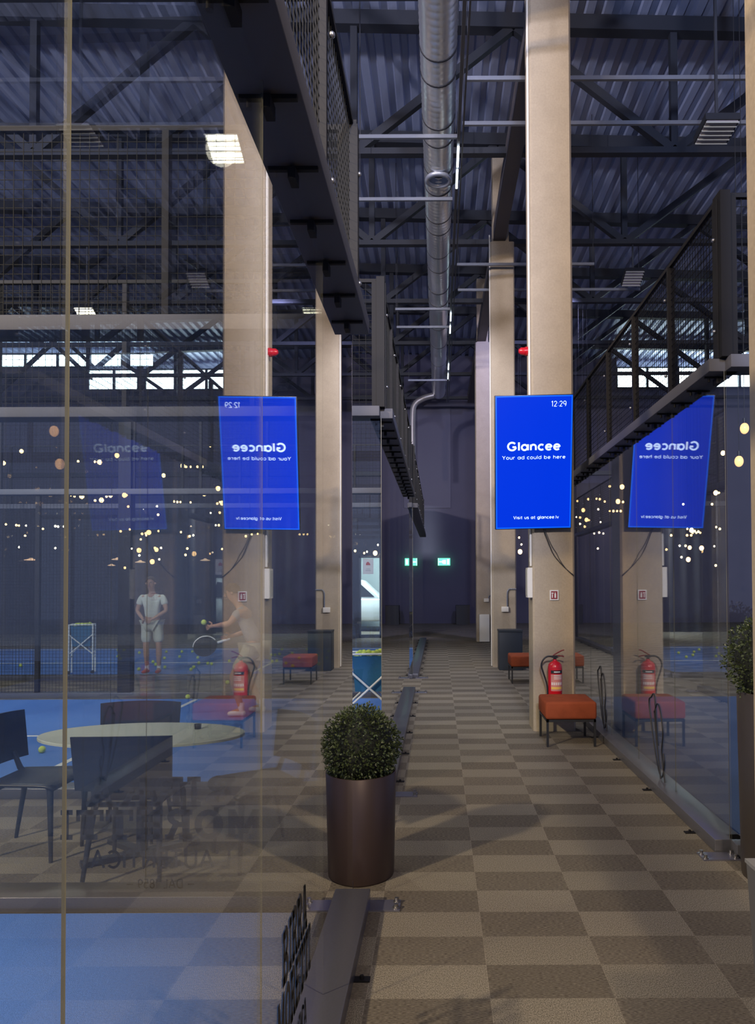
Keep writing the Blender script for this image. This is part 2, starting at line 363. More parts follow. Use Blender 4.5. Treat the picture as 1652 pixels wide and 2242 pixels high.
# ------------------------------------------------------------------ concrete columns
def column(name, xa, y0, ztop, label, stub=None):
    t = empty(name, (xa + .235, y0 + .2, 0), label=label, cat='column', group='concrete columns beside the walkway')
    mb = MB(); c = .022; w, d = .2365, .2
    outl = [(-w + c, -d), (w - c, -d), (w, -d + c), (w, d - c), (w - c, d), (-w + c, d), (-w, d - c), (-w, -d + c)]
    n = 8
    mb.add([(x, y, z) for z in (0, ztop) for x, y in outl], [(i, (i + 1) % n, n + (i + 1) % n, n + i) for i in range(n)] + [tuple(range(n))[::-1], tuple(range(n, 2 * n))])
    mb.build('shaft', CONC, t)
    if stub:
        MB().box(-.18, .14, -.12, .18, ztop, stub).build('upper_shaft', CONC, t)
    return t
cols = [column('concrete_column', 1.055, 2.02, 10.7, 'nearest pale concrete column, cut off by the right edge of the photo'),
        column('concrete_column', 1.055, 8.0, 10.8, 'tall pale concrete column carrying the blue screen and the extinguisher'),
        column('concrete_column', 1.055, 14.05, 8.45, 'concrete column behind the screen, with grey socket box and dark bin', 10.3),
        column('concrete_column', 1.055, 20.0, 8.45, 'third concrete column down the walkway, with white panel at its foot', 10.3)]
# conduits on the left sides
for yy, z1, lab, x in ((8.02, 10.6, 'pale cable conduit up the left edge of the screen column', 1.04), (14.07, 8.6, 'pale cable conduit up the left edge of the second column', 1.04)):
    t = MB().tube([(x, yy + .03, .02 if yy > 10 else 1.85), (x, yy + .03, z1)], .014, 8).tube([(x - .002, yy + .075, 1.9), (x - .002, yy + .075, z1)], .010, 8).build('cable_conduit', WHITEP)
    tag(t, lab, 'conduit')

# ------------------------------------------------------------------ roof trusses
YT = [8.3, 11.45, 14.55, 17.6, 20.7, 23.8, 26.9]
ords = ['nearest', 'second', 'third', 'fourth', 'fifth', 'sixth', 'farthest']
for yt, od in zip(YT, ords):
    t = empty('roof_truss', (0, yt, 8.6), label='%s dark steel lattice truss under the corrugated roof' % od, cat='truss', group='roof trusses')
    def P(x, z): return (x, 0, z - 8.6)
    MB().bar(P(-24, roofz(-24) - .14), P(17, roofz(17) - .14), .2, .24).build('top_chord', TRUSS, t)
    MB().bar(P(-22.4, 8.66), P(14.3, 8.66), .13, .1).build('bottom_chord', TRUSS, t)
    for kx in range(-4, 3):
        xb = -1.35 + 5.2 * kx
        MB().bar(P(xb, 8.66), P(xb, roofz(xb) - .2), .11).build('upright', TRUSS, t)
        for sgn in (-1, 1):
            xt = xb + 2.6 * sgn
            MB().bar(P(xb, 8.66), P(xt, roofz(xt) - .2), .12, .13).build('diagonal', TRUSS, t)
# longitudinal beam along the column tops and purlins
tag(MB().box(1.12, 1.36, 8.3, 27, 8.5, 8.82).build('column_beam', mat('beam_brown', (0.10, 0.085, 0.085), .6)), 'long beam joining the column tops above the walkway', 'beam')

# ------------------------------------------------------------------ court floors
def court_floor(x0, x1, y0, y1, label, lines=()):
    o = MB().box(x0, x1, y0, y1, 0.0, 0.012).build('court_floor', COURT)
    tag(o, label, 'court floor')
    for (a, b, c, d) in lines:
        MB().box(a, b, c, d, 0.012, 0.0145).build('court_line', LINE, o)
    return o
court_floor(-7, XL - .09, -5, 3.62, 'near blue court floor below the lettered glass')
court_floor(-10.5, XL - .09, 5.75, 10.25, 'middle blue court floor with the white lines and single tennis balls', ((-3.50, -3.44, 5.85, 10.2), (-10.4, -3.47, 7.78, 7.83), (-10.4, -1.9, 5.80, 5.85)))
court_floor(-12.5, XL - .09, 12.5, 18.2, 'far blue court floor scattered with yellow balls', ((-12.4, XL - .2, 14.9, 14.97), (-3.50, -3.44, 12.55, 14.9), (-12.4, XL - .2, 17.9, 17.96)))
COURTD = mat('blue_court_dimmed', (0.07, 0.11, 0.22), 0.8, noise=(90, 0.25))  # same blue court, its unlit dimness put into the colour
o = MB().box(XR + .09, 9, 4.45, 10.3, 0, .012).build('court_floor', COURTD)
tag(o, 'dim blue court floor behind the right glass wall', 'court floor')

# ------------------------------------------------------------------ glass court enclosures
ZR, ZB0, ZB1, ZM = 0.08, 2.98, 3.06, 4.07
def wire_panel(w, h, pitch=0.05, t=0.0032):
    mb = MB(); n = int(w / pitch); m = int(h / pitch)
    for i in range(n + 1):
        x = w * i / n - w / 2; mb.box(x - t / 2, x + t / 2, -t / 2, t / 2, 0, h)
    for j in range(m + 1):
        z = h * j / m; mb.box(-w / 2, w / 2, t / 2, t * 1.5, z - t / 2, z + t / 2)
    return mb
_wp = {}
def wire_data(w, h):
    k = (round(w, 3), round(h, 3))
    if k not in _wp:
        o = wire_panel(w, h).build('mesh_panel', WIRE); _wp[k] = o.data; bpy.data.objects.remove(o)
    return _wp[k]
clampmb = MB().box(-.08, .08, -.008, .008, -.012, 0).box(-.014, .014, -.03, .03, -.05, -.012).tube([(.05, 0, -.035), (.05, 0, -.012)], .009, 8)
_co = clampmb.build('clamp', POSTM); CLAMP = _co.data; bpy.data.objects.remove(_co)
_co = MB().box(-.035, .035, -.02, .02, 0, .006).tube([(0, 0, .006), (0, 0, .02)], .009, 8).build('anchor', [POSTM]); ANCH = _co.data; bpy.data.objects.remove(_co)
_co = MB().ball((0, 0, 0), .013, 6).build('bolt', [BOLT]); BOLTD = _co.data; bpy.data.objects.remove(_co)
def linkd(name, data, parent, loc, rz=0):
    o = bpy.data.objects.new(name, data); COL.objects.link(o); o.parent = parent; o.location = loc; o.rotation_euler = (0, 0, rz); return o

def run(enc, axis, fix, a, b, joints, kinds=None, side=1, detail=True, meshtop=True, clamps=False):
    """one straight wall of an enclosure between joints (a list of coordinates)"""
    rz = 0 if axis == 'x' else PI / 2
    def B(u0, u1, h, z0, z1, off=0):
        return MB().box(u0, u1, fix + off - h, fix + off + h, z0, z1) if axis == 'x' else MB().box(fix + off - h, fix + off + h, u0, u1, z0, z1)
    def pt(u, z, off=0): return (u, fix + off, z) if axis == 'x' else (fix + off, u, z)
    B(a, b, .093, 0.0, ZR).build('base_rail', STEEL, enc, bevel=.004)
    B(a, b, .093, ZB0, ZB1).build('top_beam', BEAM, enc, bevel=.004)
    panels = []
    for i in range(len(joints) - 1):
        u0, u1 = joints[i], joints[i + 1]
        kd = kinds[i] if kinds else 'g'
        if kd == 'g':
            mb = B(u0 + .0015, u1 - .0015, .002, ZR - .02, ZB0 + .02)
            o = mb.build('glass_panel', [GLASS, EDGE], enc)
            # narrow side faces are the ground edges of the pane
            fl = [(0, 0, 0, 0, 1, 1), (0, 0, 1, 1, 0, 0)][axis == 'y']
            o.data.polygons.foreach_set('material_index', fl); panels.append(o)
        elif kd == 'm':
            linkd('mesh_panel', wire_data(u1 - u0 - .04, ZB0 - ZR), enc, pt((u0 + u1) / 2, ZR), rz)
            for u in (u0,): B(u - .03, u + .03, .03, ZR, ZB0).build('mesh_post', POSTM, enc)
    if meshtop:
        nseg = max(1, round((b - a) / 1.0)); st = (b - a) / nseg
        for i in range(nseg):
            linkd('upper_mesh', wire_data(st - .02, ZM - ZB1), enc, pt(a + st * (i + .5), ZB1), rz)
        for i in range(nseg + 1):
            u = a + st * i; hw = .032 if i in (0, nseg) else .018
            u = min(max(u, a + hw), b - hw)
            B(u - hw, u + hw, .04 if i in (0, nseg) else .025, ZB1, ZM).build('mesh_post', POSTM, enc)
            if detail:
                for z in (ZB1 + .18, ZM - .25):
                    linkd('bolt', BOLTD, enc, pt(u, z, .045 * side))
        B(a, b, .016, ZM, ZM + .028).build('top_rail', POSTM, enc)
    if clamps:
        u = a + .12
        while u < b:
            linkd('clamp', CLAMP, enc, pt(u, ZB0, 0), rz + PI / 2); u += .33
    if detail:
        u = a + .35
        while u < b:
            for sd in (-1, 1): linkd('anchor', ANCH, enc, pt(u, 0, sd * .125), rz + PI / 2)
            u += .97
    return panels

def foot_plate(enc, x, y):
    mb = MB().box(x - .11, x + .11, y - .06, y + .06, 0, .008)
    for dx in (-.09, .09):
        for dy in (-.035, .035): mb.tube([(x + dx, y + dy, .008), (x + dx, y + dy, .03)], .011, 8, 1).tube([(x + dx, y + dy, .008), (x + dx, y + dy, .014)], .019, 8, 1)
    return mb.build('foot_plate', [PLATE, BOLT], enc)

# near left enclosure
EA = empty('glass_court_enclosure', (XL, 3.75, 0), label='nearest glass court wall on the left with beer lettering', cat='glass enclosure')
EA.location = (0, 0, 0)
YA = 3.74
pA = run(EA, 'y', XL, -1.2, YA, [-1.1, -.09, .87, 1.83, 2.785, YA - .004], clamps=True)
pAb = run(EA, 'x', YA, -6.3, XL - .006, [-6.3, -5.1, -3.9, -2.7, -1.53, XL - .008], detail=False)
MB().box(XL - .032, XL + .032, YA - .05, YA + .07, ZB1, ZM + .03).build('corner_post', POSTM, EA)
foot_plate(EA, XL + .14, YA - .03)
# middle left enclosure
EB = empty('glass_court_enclosure', label='middle left glass court enclosure around the lined court', cat='glass enclosure')
YB0, YB1 = 5.66, 10.9
pB = run(EB, 'y', XL, YB0, YB1, [YB0, 6.6, 7.55, 8.5, 9.45, 10.2, YB1], clamps=True)
run(EB, 'x', YB0, -8.6, XL - .006, [-8.6, -7.4, -6.2, -5.0, -3.8, -2.6, -1.5, XL - .008], detail=False)
run(EB, 'x', 10.5, -10.4, XL - .1, [-10.4, -8.9, -7.4, -5.9, -4.6, -3.3, -2.0, XL - .1], kinds='mmmmggg', detail=False)
MB().box(-4.69, -4.51, 10.42, 10.58, 0, ZM).build('main_post', POSTM, EB)
MB().box(XL - .032, XL + .032, YB0 - .06, YB0 + .06, ZB1, ZM + .03).build('corner_post', POSTM, EB)
foot_plate(EB, XL + .17, YB0 - .02); foot_plate(EB, XL + .16, YB1 - .05)
# far left enclosure
EC = empty('glass_court_enclosure', label='far left glass court enclosure around the ball-strewn court', cat='glass enclosure')
run(EC, 'y', XL, 12.45, 20.6, [12.45, 13.4, 14.4, 15.4, 16.4, 17.4, 18.4, 19.5, 20.6])
run(EC, 'x', 12.45, -11.5, XL - .006, [-11.5, -10, -8.5, -7, -5.5, -4, -2.6, -1.5, XL - .008], kinds='mmmggggg', detail=False)
foot_plate(EC, XL + .15, 12.5)
# right enclosure
ED = empty('glass_court_enclosure', label='right glass court wall mirroring the blue screen', cat='glass enclosure')
YD = 4.42
pD = run(ED, 'y', XR, YD, 10.4, [YD, 5.42, 6.42, 7.42, 8.42, 9.4, 10.4], side=-1, clamps=True)
run(ED, 'x', YD, XR + .006, 6.2, [XR + .008, 2.9, 4.0, 5.1, 6.2], detail=False, side=-1)
MB().box(XR - .032, XR + .032, YD - .05, YD + .07, ZB1, ZM + .03).build('corner_post', POSTM, ED)
foot_plate(ED, XR - .1, YD - .07)

# ---- slab lettering on the glass, as black vinyl
def slab_letter(ch, w, h):
    """polygons of one slab serif capital in a w x h cell; returns list of quads"""
    s = .24 * w; t = .17 * h; q = []
    def R(x0, x1, y0, y1): q.append([(x0, y0), (x1, y0), (x1, y1), (x0, y1)])
    def arc(cx, cy, rx, ry, a0, a1, tx, ty, n=10):
        for i in range(n):
            p0, p1 = a0 + (a1 - a0) * i / n, a0 + (a1 - a0) * (i + 1) / n
            q.append([(cx + rx * math.cos(p0), cy + ry * math.sin(p0)), (cx + rx * math.cos(p1), cy + ry * math.sin(p1)),
                      (cx + (rx - tx) * math.cos(p1), cy + (ry - ty) * math.sin(p1)), (cx + (rx - tx) * math.cos(p0), cy + (ry - ty) * math.sin(p0))])
    def L(x0, y0, x1, y1, tw): q.append([(x0 - tw / 2, y0), (x0 + tw / 2, y0), (x1 + tw / 2, y1), (x1 - tw / 2, y1)])
    if ch == 'I': R(w / 2 - s / 1.6, w / 2 + s / 1.6, 0, h); R(.1 * w, .9 * w, 0, t); R(.1 * w, .9 * w, h - t, h)
    if ch == 'T':
        R(w / 2 - s / 1.7, w / 2 + s / 1.7, 0, h); R(.22 * w, .78 * w, 0, t); R(0, w, h - t, h); R(0, .14 * w, h - 2.2 * t, h); R(.86 * w, w, h - 2.2 * t, h)
    if ch == 'E':
        R(.1 * w, .1 * w + s, 0, h); R(0, w * .95, 0, t); R(0, w * .95, h - t, h); R(.1 * w, .7 * w, h / 2 - t / 2, h / 2 + t / 2); R(.82 * w, .95 * w, 0, 2.1 * t); R(.82 * w, .95 * w, h - 2.1 * t, h)
    if ch == 'O': arc(w / 2, h / 2, w / 2, h / 2, 0, 2 * PI, s * 1.05, t * 1.1, 24)
    if ch in 'RB':
        R(.1 * w, .1 * w + s, 0, h); R(0, .5 * w, h - t, h); R(0, .5 * w, 0, t) if ch == 'B' else R(0, .48 * w, 0, t)
        R(.2 * w, .55 * w, h / 2 - t / 2, h / 2 + t / 2); arc(.5 * w, h * .75, .42 * w, h * .25 + t / 4, -PI / 2, PI / 2, s, t)
        if ch == 'B': arc(.5 * w, h * .25, .46 * w, h * .25 + t / 4, -PI / 2, PI / 2, s, t)
        else: L(.84 * w, 0, .6 * w, h / 2, s); R(.68 * w, w, 0, t)
    if ch == 'A':
        L(.2 * w, 0, w / 2, h, s * .8); L(.8 * w, 0, w / 2, h, s * 1.1); R(.28 * w, .72 * w, h * .28, h * .28 + t * .8); R(0, .38 * w, 0, t); R(.6 * w, w, 0, t)
    if ch == 'M':
        R(.08 * w, .08 * w + s * .8, 0, h); R(.92 * w - s * .8, .92 * w, 0, h); L(.5 * w, h * .2, .16 * w, h, s * .8); L(.5 * w, h * .2, .84 * w, h, s * .8)
        R(0, .36 * w, 0, t); R(.64 * w, w, 0, t)
    return q
def slab_word(word, width, height, gap=.08):
    rel = [{'I': .55, 'M': 1.35, 'O': 1.05}.get(c, 1.0) for c in word]
    u = width / (sum(rel) + gap * (len(word) - 1)); x = -width / 2; mb = MB()
    for c, r in zip(word, rel):
        for qd in slab_letter(c, u * r, height):
            vs = [(x + a, b, z) for z in (0, .0007) for a, b in qd]
            mb.add(vs, [(3, 2, 1, 0), (4, 5, 6, 7), (0, 1, 5, 4), (1, 2, 6, 5), (2, 3, 7, 6), (3, 0, 4, 7)])
        x += u * (r + gap)
    return mb
def lettering(panel, M, sx):
    """four lines of lettering; M maps x=reading direction, y=up"""
    for word, wdt, z0, hh in (('BIRRA', .78, .505, .155), ('MORETTI', 1.06, .335, .155)):
        o = slab_word(word, wdt * sx, hh).build('lettering', VINYL, panel); o.matrix_local = M @ Matrix.Translation((0, z0, 0))
    for s, cap, z0, t, xs, gp in (("L'AUTENTICA", .088, .19, .15, 1.0, .14), ('\u2014 DAL 1859 \u2014', .045, .085, .13, .92, .13)):
        me = text_data(s, cap, t, xs * sx, gp * sx)
        text_obj('lettering', me, VINYL, panel, M @ Matrix.Translation((0, z0, 0)))
# back pane: read from beyond, so mirrored for us
lettering(pAb[4], basis((-1.455, YA + .0035, 0), (-1, 0, 0), (0, 0, 1)), 1.0)
# side pane: read from the walkway
lettering(pA[3], basis((XL + .0035, 2.255, 0), (0, 1, 0), (0, 0, 1)), .48)
# line drawings on the right glass
def bez(pts, n=8):
    pts = [Vector(p) for p in pts]; out = []
    for i in range(len(pts) - 1):
        p0 = pts[max(i - 1, 0)]; p1 = pts[i]; p2 = pts[i + 1]; p3 = pts[min(i + 2, len(pts) - 1)]
        for k in range(n):
            t = k / n
            out.append(0.5 * ((2 * p1) + (p2 - p0) * t + (2 * p0 - 5 * p1 + 4 * p2 - p3) * t * t + (3 * p1 - p0 - 3 * p2 + p3) * t ** 3))
    return out + [pts[-1]]
for pn, y0 in ((pD[1], 5.87), (pD[3], 7.83)):
    X = XR - .005
    mb = MB()
    mb.tube(bez([(X, y0 - .17, .30), (X, y0 - .19, .22), (X, y0 - .12, .1), (X, y0 + .02, .22), (X, y0 + .20, .62), (X, y0 + .14, .70), (X, y0 + .05, .72), (X, y0 - .0, .45), (X, y0 - .03, .33)]), .0055, 6)
    mb.tube(bez([(X, y0 + .06, .60), (X, y0 + .0, .35), (X, y0 - .10, .07), (X, y0 - .13, .055)]), .0055, 6)
    mb.tube(bez([(X, y0 + .06, .58), (X, y0 - .02, .67), (X, y0 - .10, .62), (X, y0 - .16, .46), (X, y0 - .13, .3), (X, y0 - .19, .12), (X, y0 - .24, .0)][:-1] + [(X, y0 - .22, .03)]), .0055, 6)
    mb.build('line_drawing', VINYL, pn)

# ------------------------------------------------------------------ the blue display screen
SCRB = mat('screen_blue', (0.0, 0.002, 0.02), 0.3, spec=.1, emit=((0.0, 0.035, 0.72), 1.0))
SCRE = mat('screen_rim_glow', (0.0, 0.05, 0.3), 0.3, emit=((0.0, 0.10, 0.85), 1.0))
SCRT = mat('screen_white', (0.5, 0.55, 0.7), 0.3, emit=((0.55, 0.72, 1.0), 1.0))
BEZ = mat('screen_bezel', (0.01, 0.012, 0.03), 0.3)
tl, tr_, bl = at(1079, 868, 7.58), at(1251, 861, 7.58), at(1087, 1158, 7.9)
br = at(1254, 1158, 7.9)
cx = (tl + tr_ + bl + br) / 4; ux = ((tr_ - tl) + (br - bl)) / 2; uy = ((tl - bl) + (tr_ - br)) / 2
SWd, SHt = ux.length, uy.length
MS = basis(cx, ux, uy)
scr = empty('display_screen', label='large upright blue advertising screen on the concrete column', cat='screen'); scr.matrix_world = MS
MB().box(-SWd / 2, SWd / 2, -SHt / 2, SHt / 2, -.05, 0).build('housing', BEZ, scr, bevel=.003)
e = .008
MB().box(-SWd / 2 + e, SWd / 2 - e, -SHt / 2 + e, SHt / 2 - e, 0, .002).build('display_edge', SCRE, scr)
e = .022
pan = MB().box(-SWd / 2 + e, SWd / 2 - e, -SHt / 2 + e, SHt / 2 - e, .002, .003).build('display_panel', SCRB, scr)
def st(s, cap, t, xs, x, y, gap=.1): text_obj('screen_text', text_data(s, cap, t, xs, gap), SCRT, pan, Matrix.Translation((x, y, .0036)))
st('Glancee', .086, .23, 1.22, .0, .14, .22)
st('Your ad could be here', .036, .16, 1.25, 0, .045, .23)
st('Visit us at glancee.lv', .032, .18, 1.12, .03, -.61, .2)
st('12:29', .055, .11, 1.0, .265, .60, .14)
MB().box(-.12, .12, -.15, .15, -.13, -.05).build('wall_bracket', BEZ, scr)
# cable hanging from the screen
cb = MB().tube(bez([at(1189, 1158, 7.96), at(1203, 1195, 7.97), at(1212, 1215, 7.985), at(1222, 1228, 7.985), at(1238, 1245, 7.985), at(1256, 1260, 7.98)]), .004, 6)
cb.tube(bez([at(1192, 1158, 7.96), at(1205, 1190, 7.97), at(1218, 1212, 7.985), at(1226, 1228, 7.985), at(1240, 1247, 7.985), at(1256, 1262, 7.98)]), .003, 6)
tag(cb.build('power_cable', BLACK), 'thin black cable hanging below the blue screen', 'cable')
# extinguisher sign
a_, b_ = at(1203, 1292, 7.99), at(1222, 1314, 7.99)
sg = MB().box(a_.x, b_.x, 7.985, 7.999, b_.z, a_.z).build('fire_sign', WHITE)
tag(sg, 'small red and white extinguisher sign on the screen column', 'sign')
m_ = .012
MB().box(a_.x + m_, b_.x - m_, 7.983, 7.985, b_.z + m_, a_.z - m_).build('red_field', mat('sign_red', (.25, .02, .03), .5), sg)
hx = (a_.x + b_.x) / 2; zz = (a_.z + b_.z) / 2
MB().box(hx + .002, hx + .02, 7.981, 7.983, zz - .03, zz + .014).box(hx + .006, hx + .016, 7.981, 7.983, zz + .014, zz + .03).box(hx - .026, hx - .016, 7.981, 7.983, zz - .03, zz + .012).box(hx - .03, hx - .008, 7.981, 7.983, zz + .016, zz + .028).build('pictogram', WHITE, sg)
# red sounder, white fittings
al = at(1140, 768, 8.1)
t = empty('fire_alarm', (1.05, 8.12, al.z), label='red fire alarm sounder on the side of the screen column', cat='alarm')
MB().tube([(0, 0, 0), (-.05, 0, 0)], .052, 16).build('base', RED, t)
MB().tube([(-.05, 0, 0), (-.1, 0, .003), (-.125, 0, .003)], [.045, .04, .02], 16).build('horn', RED, t)
zt, zb = at(1155, 1243, 8.1).z, at(1155, 1308, 8.1).z
t = MB().box(1.0, 1.053, 8.02, 8.2, zb, zt).box(.995, 1.0, 8.035, 8.185, zb + .02, zt - .02, 1).build('emergency_light', [WHITEP, mat('dull_lens', (.5, .48, .42), .5)])
tag(t, 'tall white wall fitting on the left side of the screen column', 'light fitting')

# ------------------------------------------------------------------ fire extinguisher
ex = at(1214.5, 1500, 7.86)
t = empty('fire_extinguisher', (ex.x, 7.86, .36), label='red fire extinguisher behind the near orange bench', cat='fire extinguisher')
r = .078
MB().lathe([(.0, 0), (r * .9, 0), (r, .02), (r, .37), (r * .93, .40), (r * .7, .425), (r * .35, .44), (.022, .445), (.022, .46)], 32).build('cylinder', RED, t)
lab = MB()
def band(z0, z1, a0, a1, mi):
    n = 14; vs = [((r + .001) * math.sin(a0 + (a1 - a0) * i / n), -(r + .001) * math.cos(a0 + (a1 - a0) * i / n), z) for z in (z0, z1) for i in range(n + 1)]
    lab.add(vs, [(i, i + 1, n + 2 + i, n + 1 + i) for i in range(n)], mi, True)
band(.12, .30, -.75, 1.1, 0); band(.31, .345, -.75, 1.1, 1)
lab.build('label', [mat('ext_label', (.55, .22, .2), .5), BLACK], t)
lb = MB(); lab = lb
band(.14, .165, -.7, .9, 0)
for i in range(6): band(.185 + .0 * i, .215, -.65 + i * .28, -.48 + i * .28, 1)
for i in range(3): band(.25 + i * .018, .257 + i * .018, -.3, .9, 1)
band(.322, .333, -.3, .6, 1)
for v in range(len(lb.v)): lb.v[v] = (lb.v[v][0] * 1.012, lb.v[v][1] * 1.012, lb.v[v][2])
lb.build('print', [mat('label_yellow', (.75, .5, .1), .5), WHITE], t)
MB().tube([(0, 0, .455), (0, 0, .49)], .016, 10).box(-.03, .03, -.013, .013, .475, .5).build('valve', BLACK, t)
MB().tube(bez([(-.02, 0, .5), (.02, 0, .525), (.075, -.01, .555), (.10, -.01, .56)]), .007, 6).tube(bez([(.0, 0, .495), (.05, 0, .498), (.10, -.01, .488)]), .007, 6).build('handle', mat('dark_red', (.2, .01, .015), .4), t)
MB().tube(bez([(-.02, 0, .487), (-.08, -.005, .49), (-.125, -.01, .46), (-.15, -.01, .40), (-.135, -.01, .33), (-.10, -.01, .22), (-.085, -.01, .14), (-.082, -.01, .05)]), .0095, 8).build('hose', BLACK, t)
MB().box(-.04, .04, .07, .145, .2, .3).build('wall_hook', BLACK, t)

# ------------------------------------------------------------------ benches
VELV = mat('orange_velvet', (0.27, 0.062, 0.026), 0.85, noise=(9, 0.3), spec=.15, bump=0.15, bscale=18)
def bench(x0, x1, y0, y1, label):
    t = empty('upholstered_bench', ((x0 + x1) / 2, (y0 + y1) / 2, 0), label=label, cat='bench', group='orange benches beside the columns')
    w, d = (x1 - x0) / 2, (y1 - y0) / 2
    o = MB().box(-w - .01, w + .01, -d - .01, d + .01, .275, .455).build('cushion', VELV, t, bevel=.028)
    MB().box(-w, w, -d, -d + .022, .25, .275).box(-w, w, d - .022, d, .25, .275).box(-w, -w + .022, -d, d, .25, .275).box(w - .022, w, -d, d, .25, .275).build('frame', BLACK, t)
    for sx in (-1, 1):
        for sy in (-1, 1):
            MB().box(sx * (w - .011) - .011, sx * (w - .011) + .011, sy * (d - .011) - .011, sy * (d - .011) + .011, 0, .255).build('leg', BLACK, t)
    return t
bench(1.085, 1.585, 7.24, 7.76, 'near orange velvet bench in front of the screen column')
bench(1.19, 1.66, 11.75, 12.3, 'farther orange velvet bench half hidden behind the screen column')

# ------------------------------------------------------------------ bins and boxes
t = empty('waste_bin', (1.36, 13.72, 0), label='dark square bin in front of the second concrete column', cat='bin')
MB().box(-.22, .22, -.2, .2, 0, .72).build('body', mat('bin_dark', (.022, .03, .042), .5), t, bevel=.006)
MB().box(-.225, .225, -.205, .205, .725, .76).build('lid', mat('bin_dark', (0, 0, 0)), t)
o = MB().box(1.12, 1.40, 19.75, 19.93, .02, .78).build('leaning_board', WHITEP, bevel=.01)
tag(o, 'white upright board at the foot of the third column', 'board')
p0, p1 = at(998, 1330, 28.4), at(1027, 1372, 28.4)
t = empty('waste_bin', ((p0.x + p1.x) / 2, 28.4, 0), label='black bin against the far wall below the exit sign', cat='bin')
MB().box(-.27, .27, -.2, .2, 0, .7).build('body', BLACK, t); MB().box(-.28, .28, -.21, .21, .7, .76).build('lid', BLACK, t)
# socket box with elbow conduit on column two, another on column three
for yc, (px, py), (ex0, ey0), lab in ((14.0, (1105, 1334), (1110, 1290), 'white socket box with elbow pipe on the second column'),
                                (19.96, (1064, 1314), (1070, 1304), 'white socket box on the third column')):
    c = at(px, py, yc); el = at(ex0, ey0, yc); sc = yc / 14
    t = empty('socket_box', (c.x, yc + .04, c.z), label=lab, cat='socket')
    MB().box(-.07, .07, -.07, .0, -.05, .05).build('box', WHITEP, t, bevel=.006)
    dx, dz = el.x - c.x, el.z - c.z
    MB().tube(bez([(dx * .95, -.03, .04), (dx, -.03, dz * .8), (dx + .03, -.03, dz * .98), (dx + .07, -.03, dz), (1.52 - c.x, -.03, dz)]), .013, 8).build('pipe', ZINC, t)

# grey box at the foot of the near column
g = empty('storage_box', (1.0, 1.72, 0), label='grey box at the lower right edge before the nearest column', cat='box')
pb = at(1633, 1888, 1.96); xl, zt = pb.x, pb.z; g.location = (xl + .25, 1.7, 0)
mb = MB(); vs = [(x_ - xl - .25, y_ - 1.7, z_) for x_, y_, z_ in [(xl + .04, 1.5, 0), (xl + .46, 1.5, 0), (xl + .46, 1.92, 0), (xl + .04, 1.92, 0), (xl, 1.46, zt), (xl + .5, 1.46, zt), (xl + .5, 1.96, zt), (xl, 1.96, zt)]]
mb.add(vs, [(3, 2, 1, 0), (0, 1, 5, 4), (1, 2, 6, 5), (2, 3, 7, 6), (3, 0, 4, 7)]); mb.build('body', mat('box_grey', (.10, .10, .10), .5), g)
MB().box(-.253, .253, -.243, .263, zt, zt + .01).build('lid', mat('lid_grey', (.2, .2, .2), .5), g)

# ------------------------------------------------------------------ boxwood planters
LEAF = mat('boxwood_leaf', (0.055, 0.075, 0.028), 0.38, noise=(30, 0.6))
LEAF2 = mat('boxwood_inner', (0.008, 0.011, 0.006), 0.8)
def planter(x, y, r, h, br, bc, label, potcol, nleaf=3800):
    t = empty('potted_boxwood', (x, y, 0), label=label, cat='potted plant', group='ball boxwoods in tall round pots')
    MB().lathe([(0, 0), (r * .93, 0), (r * .94, .01), (r, h - .0), (r * .985, h + .004), (r * .96, h), (r * .95, h - .06), (0, h - .06)], 48).build('pot', mat('pot_' + label[:5], potcol, .38, .3), t)
    MB().lathe([(0, h - .05), (r * .95, h - .05)], 32).build('soil', mat('soil', (.02, .014, .01), .95), t)
    rnd = random.Random(int(x * 100)); mb = MB()
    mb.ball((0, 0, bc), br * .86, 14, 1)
    mb.tube([(0, 0, h - .05), (0, 0, bc)], .02, 6, 1)
    for i in range(nleaf):
        th = rnd.uniform(0, 2 * PI); cz = rnd.uniform(-1, 1); s_ = math.sqrt(1 - cz * cz)
        nrm = Vector((s_ * math.cos(th), s_ * math.sin(th), cz))
        lump = 1 + .045 * math.sin(th * 5 + cz * 4) + .03 * math.sin(th * 9 - cz * 7)
        p = nrm * br * lump * rnd.uniform(.84, 1.04); p.z += bc
        if p.z < h - .02 and (p.xy.length < r): p.z = h + rnd.uniform(0, .03)
        d = (nrm + Vector([rnd.uniform(-.9, .9) for _ in range(3)])).normalized()
        sd = d.cross(Vector([rnd.uniform(-1, 1) for _ in range(3)])).normalized(); L_ = rnd.uniform(.014, .024); w_ = L_ * .34
        up = sd.cross(d) * w_ * .35
        mb.add([p, p + d * L_ * .5 + sd * w_ + up, p + d * L_, p + d * L_ * .5 - sd * w_ + up], [(0, 1, 2), (0, 2, 3)], 0)
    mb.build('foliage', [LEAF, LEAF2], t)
planter(-.47, 4.14, .219, .585, .232, .72, 'round boxwood in a brown pot at the near glass corner', (.06, .04, .037), 4800)
planter(1.94, 4.06, .235, 1.04, .285, 1.22, 'taller boxwood pot beside the right glass wall', (.06, .05, .045), 4200)

